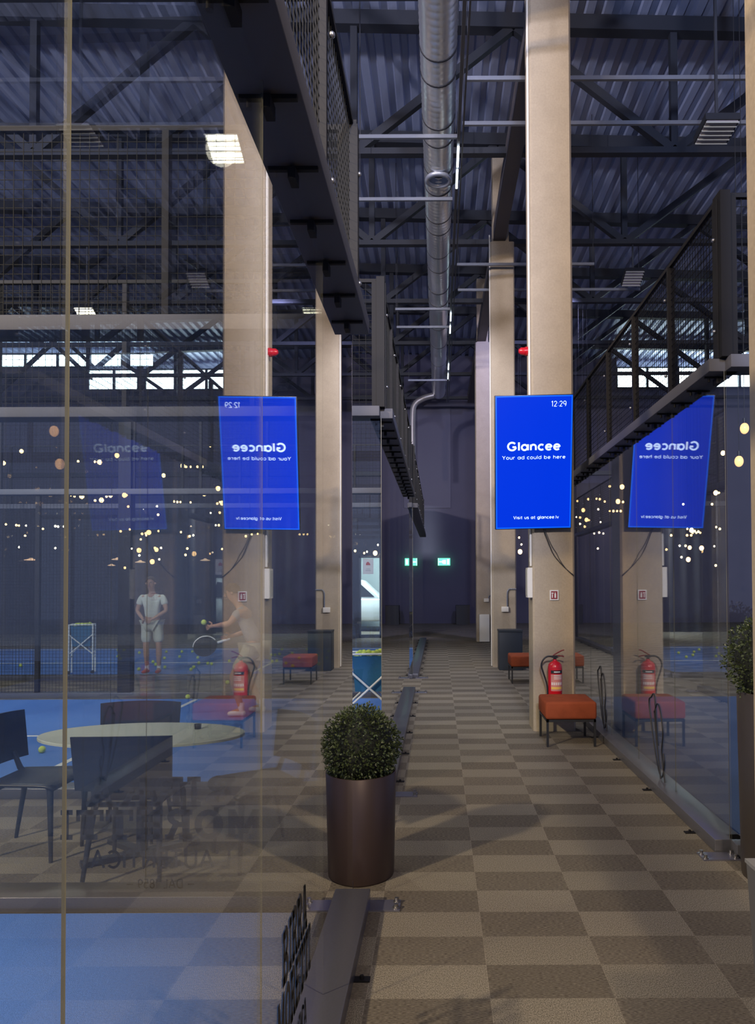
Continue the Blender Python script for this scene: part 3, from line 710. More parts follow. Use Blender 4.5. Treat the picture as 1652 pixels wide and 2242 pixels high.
# ------------------------------------------------------------------ duct, lighting track, hangers
DUCT = mat('spiral_duct_metal', (0.75, 0.76, 0.78), 0.33, 0.85)
dk = empty('ventilation_duct', (0, 0, 0), label='long round spiral ventilation duct above the walkway', cat='duct')
mb = MB(); ZD, RD = 8.15, .22; pts = []; rs = []
y = 5.0
while y < 24.2:
    pts.append((0.02, y, ZD)); rs.append(RD + (.007 if int(round(y / .035)) % 3 == 0 else 0)); y += .035 if y < 16 else .12
mb.tube(pts, rs, 28); mb.build('spiral_pipe', DUCT, dk)
bd = mat('duct_band', (.02, .02, .025), .5)
for i, py in enumerate((118, 175, 272, 312, 378, 420, 482, 508, 560, 592, 640, 668, 720, 760, 800)):
    Yb = (ZD - CAMZ - RD) * F / (1275 - py)
    MB().tube([(0.02, Yb - .012, ZD), (0.02, Yb + .012, ZD)], RD + .009, 28).build('strap', bd, dk)
    MB().bar((0.02 - RD, Yb, ZD), (0.02 - RD, Yb, 8.6), .012).bar((0.02 + RD, Yb, ZD), (0.02 + RD, Yb, 8.6), .012).build('hanger', bd, dk)
Yv = (ZD - CAMZ - RD) * F / (1275 - 382)
MB().lathe([(.20, .04), (.21, 0), (.155, -.02), (.15, .05)], 28, (0.02, Yv, ZD - RD - .03)).build('outlet_collar', mat('collar', (.45, .46, .5), .4, .5), dk)
MB().lathe([(.02, 0), (.15, .0)], 24, (0.02, Yv, ZD - RD + .0)).build('outlet_disc', mat('outlet', (.22, .27, .38), .5), dk)
# branch pipe dropping at the far end
MB().tube(bez([(-.15, 24.0, 8.0), (-.5, 24.0, 7.9), (-.78, 24.0, 7.7), (-.86, 24.0, 7.3), (-.86, 24.0, 5.9)], 6), .1, 14).build('branch_pipe', mat('branch', (.45, .42, .42), .4, .6), dk)
# lighting track with linear lamps
LEDM = mat('led_strip', (.8, .9, 1), .4, emit=((.8, .95, 1.0), 4.0)); 
tk = empty('lighting_track', (0, 0, 0), label='thin metal lighting track running beside the round duct', cat='lighting track')
MB().box(.27, .31, 6.5, 23.5, 7.62, 7.68).box(.34, .36, 6.5, 23.5, 7.66, 7.70).build('rail', mat('track_grey', (.12, .12, .13), .35, .8), tk)
for Y0 in (9.6, 10.15, 15.6, 16.4, 19.3, 20.2):
    MB().box(.275, .305, Y0, Y0 + .45, 7.59, 7.62).build('led_lamp', LEDM, tk)
y = 7.0
while y < 23:
    MB().bar((.29, y, 7.68), (.29, y, 8.6), .008).build('hanger', bd, tk); y += 3.1
ord2 = ['nearest', 'second', 'third', 'fourth', 'fifth', 'sixth']
for i, (py, xa, xb) in enumerate(((287, 785, 1000), (427, 785, 990), (672, 865, 987), (712, 868, 987), (830, 893, 985))):
    Yb = (7.72 - CAMZ) * F / (1275 - py); a, b = at(xa, py, Yb), at(xb, py, Yb)
    t = empty('support_bar', ((a.x + b.x) / 2, Yb, 7.72), label='%s grey crossbar under the duct on its left' % ord2[i], cat='support bar', group='crossbars under the duct')
    hw = (b.x - a.x) / 2
    MB().box(-hw, hw, -.02, .02, -.025, .025).build('channel', ZINC, t)
    for sx in (-1, 1): MB().box(sx * (hw - .02) - .005, sx * (hw - .02) + .005, -.005, .005, .02, roofz(a.x) - 7.7).build('rod', bd, t)
for i, (py, xa, xb) in enumerate(((157, 1020, 1800), (258, 1012, 1800), (590, 1000, 1300), (630, 1002, 1400))):
    Yb = (7.9 - CAMZ) * F / (1275 - py)
    if py == 590: Yb = 13.85
    a, b = at(xa, py, Yb), at(xb, py, Yb)
    t = empty('support_bar', ((a.x + b.x) / 2, Yb, 7.9), label='%s grey crossbar running right behind the screen column' % ord2[i], cat='support bar', group='crossbars to the right')
    hw = (b.x - a.x) / 2
    MB().box(-hw, hw, -.02, .02, -.025, .025).build('channel', ZINC, t)
    for sx in (-1, 1): MB().box(sx * (hw - .02) - .005, sx * (hw - .02) + .005, -.005, .005, .02, roofz(a.x) - 7.88).build('rod', bd, t)

# ------------------------------------------------------------------ exit sign, glazed door with white car outside
GRN = mat('exit_green', (.05, .5, .25), .4, emit=((.12, .8, .42), 1.8)); GRW = mat('exit_white', (.8, .9, .85), .4, emit=((.75, 1.0, .85), 1.6))
a, b = at(958, 1222, 28.8), at(985, 1238, 28.8)
sx_ = empty('exit_sign', ((a.x + b.x) / 2, 28.8, (a.z + b.z) / 2), label='green lit exit sign on the far wall of the walkway', cat='exit sign')
w, h = (b.x - a.x) / 2, (a.z - b.z) / 2
MB().box(-w, w, 0, .08, -h, h).build('case', GRN, sx_)
MB().box(-w * .15, w * .3, -.004, 0, -h * .6, h * .5).box(-w * .8, -w * .3, -.004, 0, -h * .15, h * .15).box(w * .5, w * .85, -.004, 0, -h * .7, h * .7).box(-w * .95, -w * .88, -.004, 0, -h, h).add([(-w * .3, -.004, h * .5), (-w * .3, -.004, -h * .5), (-w * .05, -.004, 0)], [(0, 1, 2)]).build('pictogram', GRW, sx_)
MB().box(-.01, .01, .08, .2, 0, .02).build('bracket', BLACK, sx_)

# door wall beyond the far court
YDo = 21.6
xa, xb = at(786, 1300, YDo).x, at(834, 1300, YDo).x
zt = at(800, 1218, YDo).z
w1 = MB().box(-2.9, xa, YDo, YDo + .12, 0, 4.6).box(xb, -.62, YDo, YDo + .12, 0, 4.6).box(xa, xb, YDo, YDo + .12, zt, 4.6).build('wall_door_side', PARTM); w1['kind'] = 'structure'
dr = MB().box(xa, xa + .05, YDo - .02, YDo + .1, 0, zt).box(xb - .05, xb, YDo - .02, YDo + .1, 0, zt).box(xa, xb, YDo - .02, YDo + .1, zt - .05, zt).box(xa, xb, YDo - .02, YDo + .1, 0, .1).build('door_1', FRM); dr['kind'] = 'structure'
MB().box(xa + .05, xb - .05, YDo + .03, YDo + .038, .1, zt - .05).build('glass', GLASS, dr)
c0, c1 = at(794, 1223, YDo), at(817, 1257, YDo)
ps = MB().box(c0.x, c1.x, YDo + .02, YDo + .026, c1.z, c0.z).build('poster', WHITE)
tag(ps, 'white poster with a red emblem on the bright glazed door', 'poster')
mx_ = (c0.x + c1.x) / 2; zc_ = c1.z + (c0.z - c1.z) * .68
MB().add([(mx_ - .07, YDo + .016, zc_ - .05), (mx_ + .07, YDo + .016, zc_ - .05), (mx_ + .05, YDo + .016, zc_ + .01), (mx_ - .01, YDo + .016, zc_ + .06), (mx_ - .06, YDo + .016, zc_ + .02)], [(0, 1, 2, 3, 4)]).build('emblem', mat('emblem_red', (.5, .05, .04), .5), ps)
for i in range(3): pass
MB().box(mx_ - .08, mx_ + .08, YDo + .015, YDo + .018, c1.z + .1, c1.z + .115).box(mx_ - .06, mx_ + .06, YDo + .015, YDo + .018, c1.z + .15, c1.z + .162).build('small_print', mat('grey_print', (.35, .35, .35), .6), ps)
# the white car outside the door
cc = empty('white_car', (-3.0, 25.2, 0), label='white car parked outside, seen through the glazed door', cat='car')
CARW = mat('car_paint', (.8, .83, .84), .3)
def prof_ext(pts, y0, y1, name, m, bev=None):
    n = len(pts); mb = MB(); mb.add([(x, y, z) for y in (y0, y1) for x, z in pts], [(i, (i + 1) % n, n + (i + 1) % n, n + i) for i in range(n)] + [tuple(range(n))[::-1], tuple(range(n, 2 * n))]); return mb.build(name, m, cc, bevel=bev)
prof_ext([(-2.2, .35), (2.2, .35), (2.25, .75), (2.05, 1.0), (1.0, 1.12), (-2.1, 1.15), (-2.25, .8)], -.9, .9, 'body', CARW, .06)
prof_ext([(1.05, 1.1), (.35, 1.75), (-.2, 1.85), (-1.6, 1.8), (-2.1, 1.12)], -.78, .78, 'cabin', CARW, .05)
prof_ext([(.8, 1.18), (.28, 1.66), (-.1, 1.72), (-.3, 1.18)], -.80, .80, 'window', BLACK); prof_ext([(-.42, 1.18), (-.35, 1.72), (-1.5, 1.68), (-1.75, 1.18)], -.80, .80, 'window', BLACK)
for wx in (-1.35, 1.35): MB().tube([(wx, -.93, .34), (wx, -.7, .34)], .34, 20).tube([(wx, -.94, .34), (wx, -.9, .34)], .2, 16, 1).build('wheel', [BLACK, ZINC], cc)
lamp('outdoor_daylight', 'AREA', (-2.5, 23.4, 4.2), 500, (.85, .97, 1.0), 1.6, (-2.5, 24.6, 0.6))
bw = MB().box(-3.6, -.72, 27.2, 27.3, 0, 3.2).build('wall_outside', mat('outside_light_wall', (.45, .5, .5), .8)); bw['kind'] = 'structure'
MB().box(-.72, -.60, YDo + .12, 27.3, 0, 4.6).box(-6, -.6, 21.8, 27.3, 4.6, 4.7).build('wall_light_block', PARTM)['kind'] = 'structure'  # added wall and lid that keep the outdoor lamp off the walkway

# ------------------------------------------------------------------ court floodlights
LOUV = mat('louvre', (.5, .5, .45), .4, .5)
FLM = mat('flood_emitter', (1, .95, .8), .5, emit=((1.0, .93, .70), 14.0))
def floodlight(x, y, z, label, on=True, power=260, tilt=.45, tgt=None):
    t = empty('floodlight', (x, y, z), label=label, cat='floodlight', group='square court floodlights')
    M = Matrix.Rotation(-tilt, 4, 'X')
    MB().box(-.2, .2, -.2, .2, .01, .09, M=M).build('housing', BLACK, t)
    MB().box(-.18, .18, -.18, .18, .0, .01, M=M).build('emitter', FLM if on else mat('emitter_off', (.2, .18, .22), .4), t)
    mb = MB()
    for i in range(6): mb.box(-.19, .19, -.18 + i * .07, -.172 + i * .07, -.02, .0, M=M)
    mb.build('louvre', LOUV if not on else mat('louvre_lit', (.4, .4, .3), .4), t)
    MB().bar((0, 0, .08), (0, 0, 8.62 - z), .03).build('mounting_arm', TRUSS, t)
    if on: lamp('flood_beam', 'SPOT', (x, y - .12, z - .1), power, (1.0, .92, .74), .17, tgt or (x, y + .3, 0), 2.4)
p = at(492, 325, 8.3); floodlight(p.x, 8.3, p.z, 'brightest square floodlight high on the left', power=300)
p = at(685, 690, 14.55); floodlight(p.x, 14.55, p.z, 'lit floodlight above the far court, right one of its pair', power=240)
p = at(190, 690, 14.55); floodlight(p.x, 14.55, p.z, 'lit floodlight above the far court, left one of its pair', power=240)
p = at(1385, 610, 14.55); floodlight(p.x, 14.55, p.z, 'dark unlit floodlight above the right court', on=False)
p = at(1568, 290, 8.3); floodlight(p.x, 8.3, p.z, 'unlit floodlight high up near the right edge', on=False, tilt=.1)
lamp('flood_beam', 'SPOT', (-6.3, 8.3, 6.5), 300, (1.0, .92, .74), .17, (-6.0, 8.3, 0), 2.4)

# ------------------------------------------------------------------ small bulbs and disc pendants: glass reflections built as hanging lamps
BULB = mat('bulb_glow', (1, .7, .4), .4, emit=((1.0, .58, .22), 9.0)); BULB.cycles.emission_sampling = 'NONE'
BULBW = mat('bulb_white', (1, .8, .6), .4, emit=((1.0, .78, .5), 16.0)); BULBW.cycles.emission_sampling = 'NONE'
CORD = mat('cord', (.01, .01, .012), .6)
def bulb_proto(m, r):
    o = MB().ball((0, 0, 0), r, 6, 0, (1, 1, 1.15)).build('glass_bulb', m); d = o.data; bpy.data.objects.remove(o); return d
BD = [bulb_proto(BULB, .028), bulb_proto(BULBW, .024), bulb_proto(BULB, .055)]
_o = MB().box(-.002, .002, -.002, .002, .03, 1.0).build('cord', CORD); CD = _o.data; bpy.data.objects.remove(_o)
_o = MB().tube([(0, 0, .03), (0, 0, .085)], .016, 8).build('socket', BLACK); SD = _o.data; bpy.data.objects.remove(_o)
left = [(47,988,2),(8,1014,2),(171,1010,0),(208,1011,0),(218,1012,2),(275,1014,2),(358,1041,2),(339,1075,0),(460,977,0),(400,1020,2),(407,1022,0),(417,1022,0),(432,1022,0),(443,1022,0),(155,1084,0),(163,1087,0),(179,1087,2),(208,1096,0),(222,1095,2),(233,1087,0),(242,1085,2),(258,1083,0),(275,1077,2),(288,1081,0),(314,1113,1),(358,1105,0),(286,1102,0),(381,1098,0),(388,1099,0),(395,1099,0),(417,1100,0),(447,1082,2),(479,1068,0),(478,1081,0),(481,1099,0),(472,1150,1),(479,1150,0),(13,1148,0),(36,1150,0),(42,1151,0),(57,1151,1),(80,1154,1),(94,1158,0),(55,1173,0),(121,1152,1),(127,1153,1),(140,1153,1),(42,1198,1),(121,1200,1),(290,1169,0),(320,1172,0),(308,1181,0),(280,1188,1),(263,1193,0),(396,1165,0),(415,1174,0),(423,1172,1),(410,1201,0),(406,1215,0),(305,1216,1),(486,1202,0),(461,1123,1),(346,1127,0)]
mid = [(656,1170,0),(665,1170,0),(673,1170,0),(538,1174,0),(551,1170,0),(564,1169,0),(724,1175,0),(732,1175,0),(746,1174,2),(766,1175,0),(719,1150,1),(744,1150,1),(755,1151,1),(777,1206,0),(797,1211,0),(803,1208,1),(821,1211,2),(827,1193,1)]
right = [(1361,1066,2),(1334,1065,0),(1263,1097,0),(1287,1093,0),(1305,1092,0),(1312,1093,0),(1323,1098,0),(1352,1098,2),(1363,1099,0),(1276,1117,2),(1309,1115,1),(1334,1119,0),(1342,1119,0),(1350,1119,0),(1358,1119,0),(1261,1132,1),(1269,1133,0),(1283,1138,2),(1289,1139,0),(1314,1143,1),(1269,1147,1),(1279,1153,0),(1300,1168,1),(1311,1166,1),(1320,1168,1),(1308,1201,1),(1495,1104,1),(1558,1104,0),(1566,1079,2),(1573,1079,0),(1567,1154,0),(1575,1158,0),(1487,1195,1),(1500,1195,0),(1509,1199,2),(1535,1200,2),(1563,1196,1),(1504,1158,0),(1513,1161,2),(1520,1163,0),(1528,1164,0),(1491,1220,1),(1506,1225,2),(1566,1238,0),(1582,992,2),(1136,1177,0),(1141,1192,1),(1138,1208,2)]
proto = empty('reflected_bulb'); linkd('glass_bulb', BD[0], proto, (0, 0, 0)); linkd('socket', SD, proto, (0, 0, 0)); linkd('cord', CD, proto, (0, 0, 0))
pk = [c for c in bpy.data.objects if c.parent == proto]
first = True  # bulbs mirrored in the panes, set out here as hanging objects
for lst, grp, lab, ys_ in ((left, 'warm bulb reflections above the left courts', 'small warm bulb reflection built as a bulb above the left courts', (19.5, 22.5)),
                      (mid, 'warm bulb reflections beside the walkway', 'small warm bulb reflection built as a bulb beside the left walkway glass', (19.0, 21.0)),
                      (right, 'warm bulb reflections beyond the right glass', 'small warm bulb reflection built as a bulb beyond the right glass wall', (17.0, 21.0))):
    for px, py, kd in lst:
        Y = random.choice((17.6, 20.7)) + random.uniform(-.055, .055)
        p = at(px, py, Y)
        if first: r0, kids = proto, pk; first = False
        else:
            r0 = proto.copy(); COL.objects.link(r0); kids = []
            for c in pk:
                d = c.copy(); COL.objects.link(d); d.parent = r0; kids.append(d)
        r0.location = p; tag(r0, lab, 'hanging bulb', grp)
        for c in kids:
            if c.name.startswith('glass_bulb'): c.data = BD[kd]
            if c.name.startswith('cord'): c.scale = (1, 1, 8.63 - p.z)
# two big filament bulbs at the right edge
for px, py, lab in ((1617, 1010, 'large glowing filament bulb near the right column, lower of two'), (1629, 938, 'large glowing filament bulb near the right column, upper of two')):
    p = at(px, py, 8.3); r0 = empty('filament_bulb', p, label=lab, cat='hanging bulb')
    MB().ball((0, 0, 0), .05, 10, 0, (1, 1, 1.3)).build('glass_bulb', mat('amber_bulb', (.8, .45, .2), .3, emit=((1.0, .5, .2), 1.6)), r0)
    MB().tube([(0, 0, .06), (0, 0, .12)], .02, 8).build('socket', BLACK, r0); MB().box(-.003, .003, -.003, .003, .1, 8.63 - p.z).build('cord', CORD, r0)
# disc pendants: lamp reflections built as hung objects
SHADE = mat('disc_shade', (.7, .5, .35), .5, emit=((1.0, .55, .28), .9)); SHADE.cycles.emission_sampling = 'NONE'
for px, py, sc, lab in ((68, 1226, 1, 'leftmost wide disc lamp reflection built over the left courts'), (258, 1225, 1, 'wide disc lamp reflection built above the standing man'),
                    (307, 1231, .8, 'small disc lamp reflection built just right of the one above the man'), (449, 1227, .8, 'rightmost disc lamp reflection built over the left courts'), (244, 1238, .7, 'dim low disc lamp reflection built left of the standing man')):
    p = at(px, py, 20.7 if sc == .7 else 17.6); r0 = empty('reflected_pendant', p, label=lab, cat='lamp reflection')
    MB().lathe([(0, .05), (.03 * sc, .05), (.05 * sc, .03), (.15 * sc, .005), (.155 * sc, -.005), (.10 * sc, -.012), (0, -.012)], 24).build('shade', SHADE, r0)
    MB().box(-.003, .003, -.003, .003, .05, 8.63 - p.z).build('cord', CORD, r0)

# ------------------------------------------------------------------ tennis balls
def ball_mat():
    m = mat('tennis_felt', (.62, .72, .12), .9, bump=.4, bscale=200); return m
TB = ball_mat()
def curve_seam(r):
    pts = []
    for i in range(41):
        a = 2 * PI * i / 40; b = .44 * math.sin(2 * a)
        v = Vector((math.cos(a) * math.cos(b * 1.6), math.sin(a) * math.cos(b * 1.6), math.sin(b * 1.6)))
        pts.append(v.normalized() * r)
    return pts
mb = MB().ball((0, 0, 0), .0335, 12); mb.tube(curve_seam(.0333), .0011, 4, 1, caps=False)
b0 = mb.build('tennis_ball', [TB, WHITE]); bdata = b0.data
mb = MB().ball((0, 0, 0), .0335, 6); _o = mb.build('tennis_ball', [TB]); bfar = _o.data; bpy.data.objects.remove(_o)
singles = [(92, 1638, 'tennis ball on the blue floor left of the oval table'), (411, 1522, 'tennis ball near the far end of the white line'),
           (570, 1936, 'tennis ball on the carpet right behind the mirrored lettering'), (498, 1491, 'tennis ball on the carpet behind the crouching player')]
u = True
for px, py, lab in singles:
    Y = (CAMZ - .034) * F / (py - 1275); p = at(px, py, Y); p.z = .012 + .0335 if (Y > 5.7 and Y < 10.3) else .0335
    o = b0 if u else bpy.data.objects.new('tennis_ball', bdata)
    if not u: COL.objects.link(o)
    u = False; o.location = p; tag(o, lab, 'ball')
far = [(258,1421),(258,1435),(45,1454),(145,1432),(305,1427),(364,1425),(421,1425),(452,1420),(448,1433),(360,1439),(393,1436),(433,1438),(304,1463),(361,1459),(341,1453),(435,1450),(455,1451),(463,1452),(424,1459),(418,1464),(398,1425),(502,1446),(559,1439),(573,1434),(617,1421),(594,1433),(602,1433),(612,1431),(640,1429),(626,1451),(641,1457),(571,1467),(596,1447),(606,1446),(585,1438),(590,1440),(672,1421),(696,1434),(698,1453),(716,1440),(720,1425),(742,1430),(760,1437),(655,1440),(335,1447),(780,1432),(783,1441)]
for px, py in far:
    Y = (CAMZ - .034) * F / (py - 1275); Y = min(max(Y, 12.75), 18.1); p = at(px, py, Y); p.z = .0455
    if p.x > XL - .2: p.x = XL - .3
    o = bpy.data.objects.new('tennis_ball', bfar); COL.objects.link(o); o.location = p
    tag(o, 'yellow tennis ball among many on the far blue court', 'ball', 'balls scattered on the far court')

# ------------------------------------------------------------------ lounge table and chairs
tb = empty('oval_table', (-1.83, 4.42, 0), label='oval pale-topped table between the black chairs', cat='table')
n = 64; mb = MB(); a_, b_ = .625, .345
ring = lambda s, z: [(a_ * s * math.cos(2 * PI * k / n), b_ * s * math.sin(2 * PI * k / n), z) for k in range(n)]
vs = ring(1, .728) + ring(1, .742) + ring(.995, .745) + ring(.99, .725)
mb.add(vs, [(i * n + k, i * n + (k + 1) % n, (i + 1) * n + (k + 1) % n, (i + 1) * n + k) for i in range(2) for k in range(n)], 0)
mb.add(ring(.995, .745), [tuple(range(n))]); mb.add(ring(1, .728), [tuple(range(n))[::-1]], 1)
mb.build('table_top', [mat('table_laminate', (.52, .56, .50), .3), BLACK], tb)
MB().tube([(0, 0, .02), (0, 0, .728)], .035, 16).build('pedestal', BLACK, tb)
MB().bar((-.28, -.2, .02), (.28, .2, .02), .06, .03).bar((-.28, .2, .02), (.28, -.2, .02), .06, .03).build('base', BLACK, tb)
MB().bar((-.3, 0, .715), (.3, 0, .715), .05, .02).build('top_brace', BLACK, tb)
p = at(433, 1581, 4.55)
tag(MB().lathe([(0, 0), (.02, 0), (.022, .03), (.015, .03), (.012, .012), (0, .01)], 16).build('small_cup', BLACK, loc=(p.x, 4.55, .746)), 'small black cup on the oval table', 'cup')

def chair(x, y, rz, label):
    """faces local +Y; origin at seat centre"""
    t = empty('black_chair', (x, y, 0), rz, label=label, cat='chair', group='black chairs around the oval table')
    # seat: slightly dished plate
    N = 8; mb = MB(); vs = []
    for zoff in (0, -.016):
        for j in range(N + 1):
            for i in range(N + 1):
                u, v = i / N * 2 - 1, j / N * 2 - 1
                w = .235 - .03 * (1 - (v + 1) / 2)
                vs.append((u * w, v * .21, .465 - .012 * (1 - u * u) * (1 - v * v) + (.0 if v < .7 else -.02 * (v - .7) / .3) + zoff))
    M_ = (N + 1) ** 2; fs = []
    for j in range(N):
        for i in range(N):
            k = j * (N + 1) + i; fs.append((k, k + 1, k + N + 2, k + N + 1)); fs.append((M_ + k, M_ + k + N + 1, M_ + k + N + 2, M_ + k + 1))
    ed = [i for i in range(N + 1)] + [j * (N + 1) + N for j in range(1, N + 1)] + [N * (N + 1) + i for i in range(N - 1, -1, -1)] + [j * (N + 1) for j in range(N - 1, 0, -1)]
    for q in range(len(ed)): a, b = ed[q], ed[(q + 1) % len(ed)]; fs.append((b, a, M_ + a, M_ + b))
    mb.add(vs, fs, 0, True); mb.build('seat', CHAIR, t)
    # curved backrest
    mb = MB(); vs = []; N = 10
    for off in (0, .014):
        for j in (0, 1, 2, 3):
            for i in range(N + 1):
                u = i / N * 2 - 1; z = .53 + .10 * j
                vs.append((u * (.262 + .004 * j), -.235 - .045 * (1 - u * u) - .012 * j + off, z + (.008 * (1 - u * u) if j == 3 else 0)))
    M_ = 4 * (N + 1); fs = []
    for j in range(3):
        for i in range(N):
            k = j * (N + 1) + i; fs.append((k + 1, k, k + N + 1, k + N + 2)); fs.append((M_ + k, M_ + k + 1, M_ + k + N + 2, M_ + k + N + 1))
    ed = [i for i in range(N + 1)] + [j * (N + 1) + N for j in range(1, 4)] + [3 * (N + 1) + i for i in range(N - 1, -1, -1)] + [j * (N + 1) for j in range(2, 0, -1)]
    for q in range(len(ed)): a, b = ed[q], ed[(q + 1) % len(ed)]; fs.append((a, b, M_ + b, M_ + a))
    mb.add(vs, fs); mb.build('backrest', CHAIR, t)
    for sx in (-1, 1):
        MB().tube([(sx * .15, -.255, .58), (sx * .165, -.22, .47), (sx * .17, -.19, .44)], [.014, .018, .018], 8).build('back_support', CHAIR, t)
        MB().tube([(sx * .185, .165, .45), (sx * .2, .175, .40), (sx * .215, .19, 0.0)], [.022, .019, .012], 8).build('leg', CHAIR, t)
        MB().tube([(sx * .17, -.17, .45), (sx * .18, -.19, .40), (sx * .21, -.27, 0.0)], [.022, .019, .012], 8).build('leg', CHAIR, t)
    MB().bar((-.18, -.165, .43), (.18, -.165, .43), .02, .025).bar((-.18, .15, .43), (.18, .15, .43), .02, .025).build('seat_rail', CHAIR, t)
    return t
chair(-1.76, 4.2, 0.05, 'black chair nearest to us, its back against the lettered glass')
chair(-2.08, 4.78, PI + .08, 'black chair on the far side of the oval table')
chair(-2.52, 4.52, -PI / 2, 'black chair at the left end of the oval table')
chair(-1.12, 4.4, 2.21, 'black chair at the right end of the oval table, seen through reflections')

# ------------------------------------------------------------------ ball carts
def cart(x, y, rz, label):
    t = empty('ball_cart', (x, y, .012), rz, label=label, cat='ball cart', group='folding ball carts')
    mb = MB()
    for sy in (-1, 1):
        mb.tube([(-.2, sy * .14, .0), (-.2, sy * .14, .9)], .014, 8); mb.tube([(.2, sy * .14, .0), (.2, sy * .14, .9)], .014, 8)
        mb.tube([(-.2, sy * .15, .36), (.2, sy * .15, .72)], .012, 8); mb.tube([(.2, sy * .15, .36), (-.2, sy * .15, .72)], .012, 8)
        mb.tube([(-.2, sy * .14, .9), (.2, sy * .14, .9)], .012, 8)
    for sx in (-1, 1): mb.tube([(sx * .2, -.14, .9), (sx * .2, .14, .9)], .012, 8); mb.tube([(sx * .2, -.14, .3), (sx * .2, .14, .3)], .012, 8)
    mb.build('folding_frame', WHITE, t)
    MB().add([(-.18, -.125, .88), (.18, -.125, .88), (.18, .125, .88), (-.18, .125, .88), (-.15, -.1, .5), (.15, -.1, .5), (.15, .1, .5), (-.15, .1, .5)],
             [(0, 1, 5, 4), (1, 2, 6, 5), (2, 3, 7, 6), (3, 0, 4, 7), (4, 5, 6, 7)]).build('fabric_basket', mat('teal_fabric', (.02, .12, .25), .8), t)
    for sx in (-1, 1): MB().tube([(sx * .2, -.17, .03), (sx * .2, -.14, .03)], .03, 12).build('wheel', BLACK, t)
    mbb = MB(); rr = random.Random(3)
    for i in range(26): mbb.ball((rr.uniform(-.14, .14), rr.uniform(-.09, .09), .86 + rr.uniform(-.02, .05)), .033, 5)
    tag(mbb.build('ball_heap', TB, t), kind='stuff')
cart(at(808, 1400, 7.7).x, 7.7, 0.1, 'white-framed folding ball cart beside the front corner of the middle court')
cart(at(180, 1400, 13.3).x, 13.3, 0.3, 'folding ball cart with blue bag left of the standing man')

# ------------------------------------------------------------------ people
def skin_obj(name, nodes, edges, m, parent, sub=2, root=0):
    me = bpy.data.meshes.new(name); me.from_pydata([n[0] for n in nodes], edges, []); me.materials.append(m)
    o = bpy.data.objects.new(name, me); COL.objects.link(o); o.parent = parent
    sk = o.modifiers.new('skin', 'SKIN'); sk.use_smooth_shade = True; sk.branch_smoothing = .6
    if not me.skin_vertices: me.attributes.new('x', 'FLOAT', 'POINT')
    for i, nd in enumerate(nodes):
        r = nd[1]; r = r if isinstance(r, tuple) else (r, r)
        me.skin_vertices[0].data[i].radius = r
        me.skin_vertices[0].data[i].use_root = (i == root)
    sb = o.modifiers.new('sub', 'SUBSURF'); sb.levels = sub; sb.render_levels = sub
    return o
def hand(nodes, edges, wi, w, d, side, curl, m=Vector((0, 0, 1))):
    """five finger chains leaving the palm; d = direction of forearm, side = thumb direction"""
    d = d.normalized(); side = (side - d * side.dot(d)).normalized(); nrm = d.cross(side)
    pi = len(nodes); nodes.append((w + d * .05, (.036, .016))); edges.append((wi, pi))
    for k, (o, L_) in enumerate(((-.027, .058), (-.009, .072), (.009, .078), (.027, .07))):
        b = w + d * .085 + side * o; i0 = len(nodes)
        nodes.append((b, .0095)); edges.append((pi, i0))
        c1 = (d * math.cos(curl) + nrm * math.sin(curl)); c2 = (d * math.cos(curl * 2) + nrm * math.sin(curl * 2))
        nodes.append((b + c1 * L_ * .5, .0088)); edges.append((i0, i0 + 1)); nodes.append((b + c1 * L_ * .5 + c2 * L_ * .5, .0075)); edges.append((i0 + 1, i0 + 2))
    i0 = len(nodes); b = w + d * .03 + side * .04
    nodes.append((b, .011)); edges.append((pi, i0)); nodes.append((b + (d * .8 + side * .6).normalized() * .045, .0095)); edges.append((i0, i0 + 1))
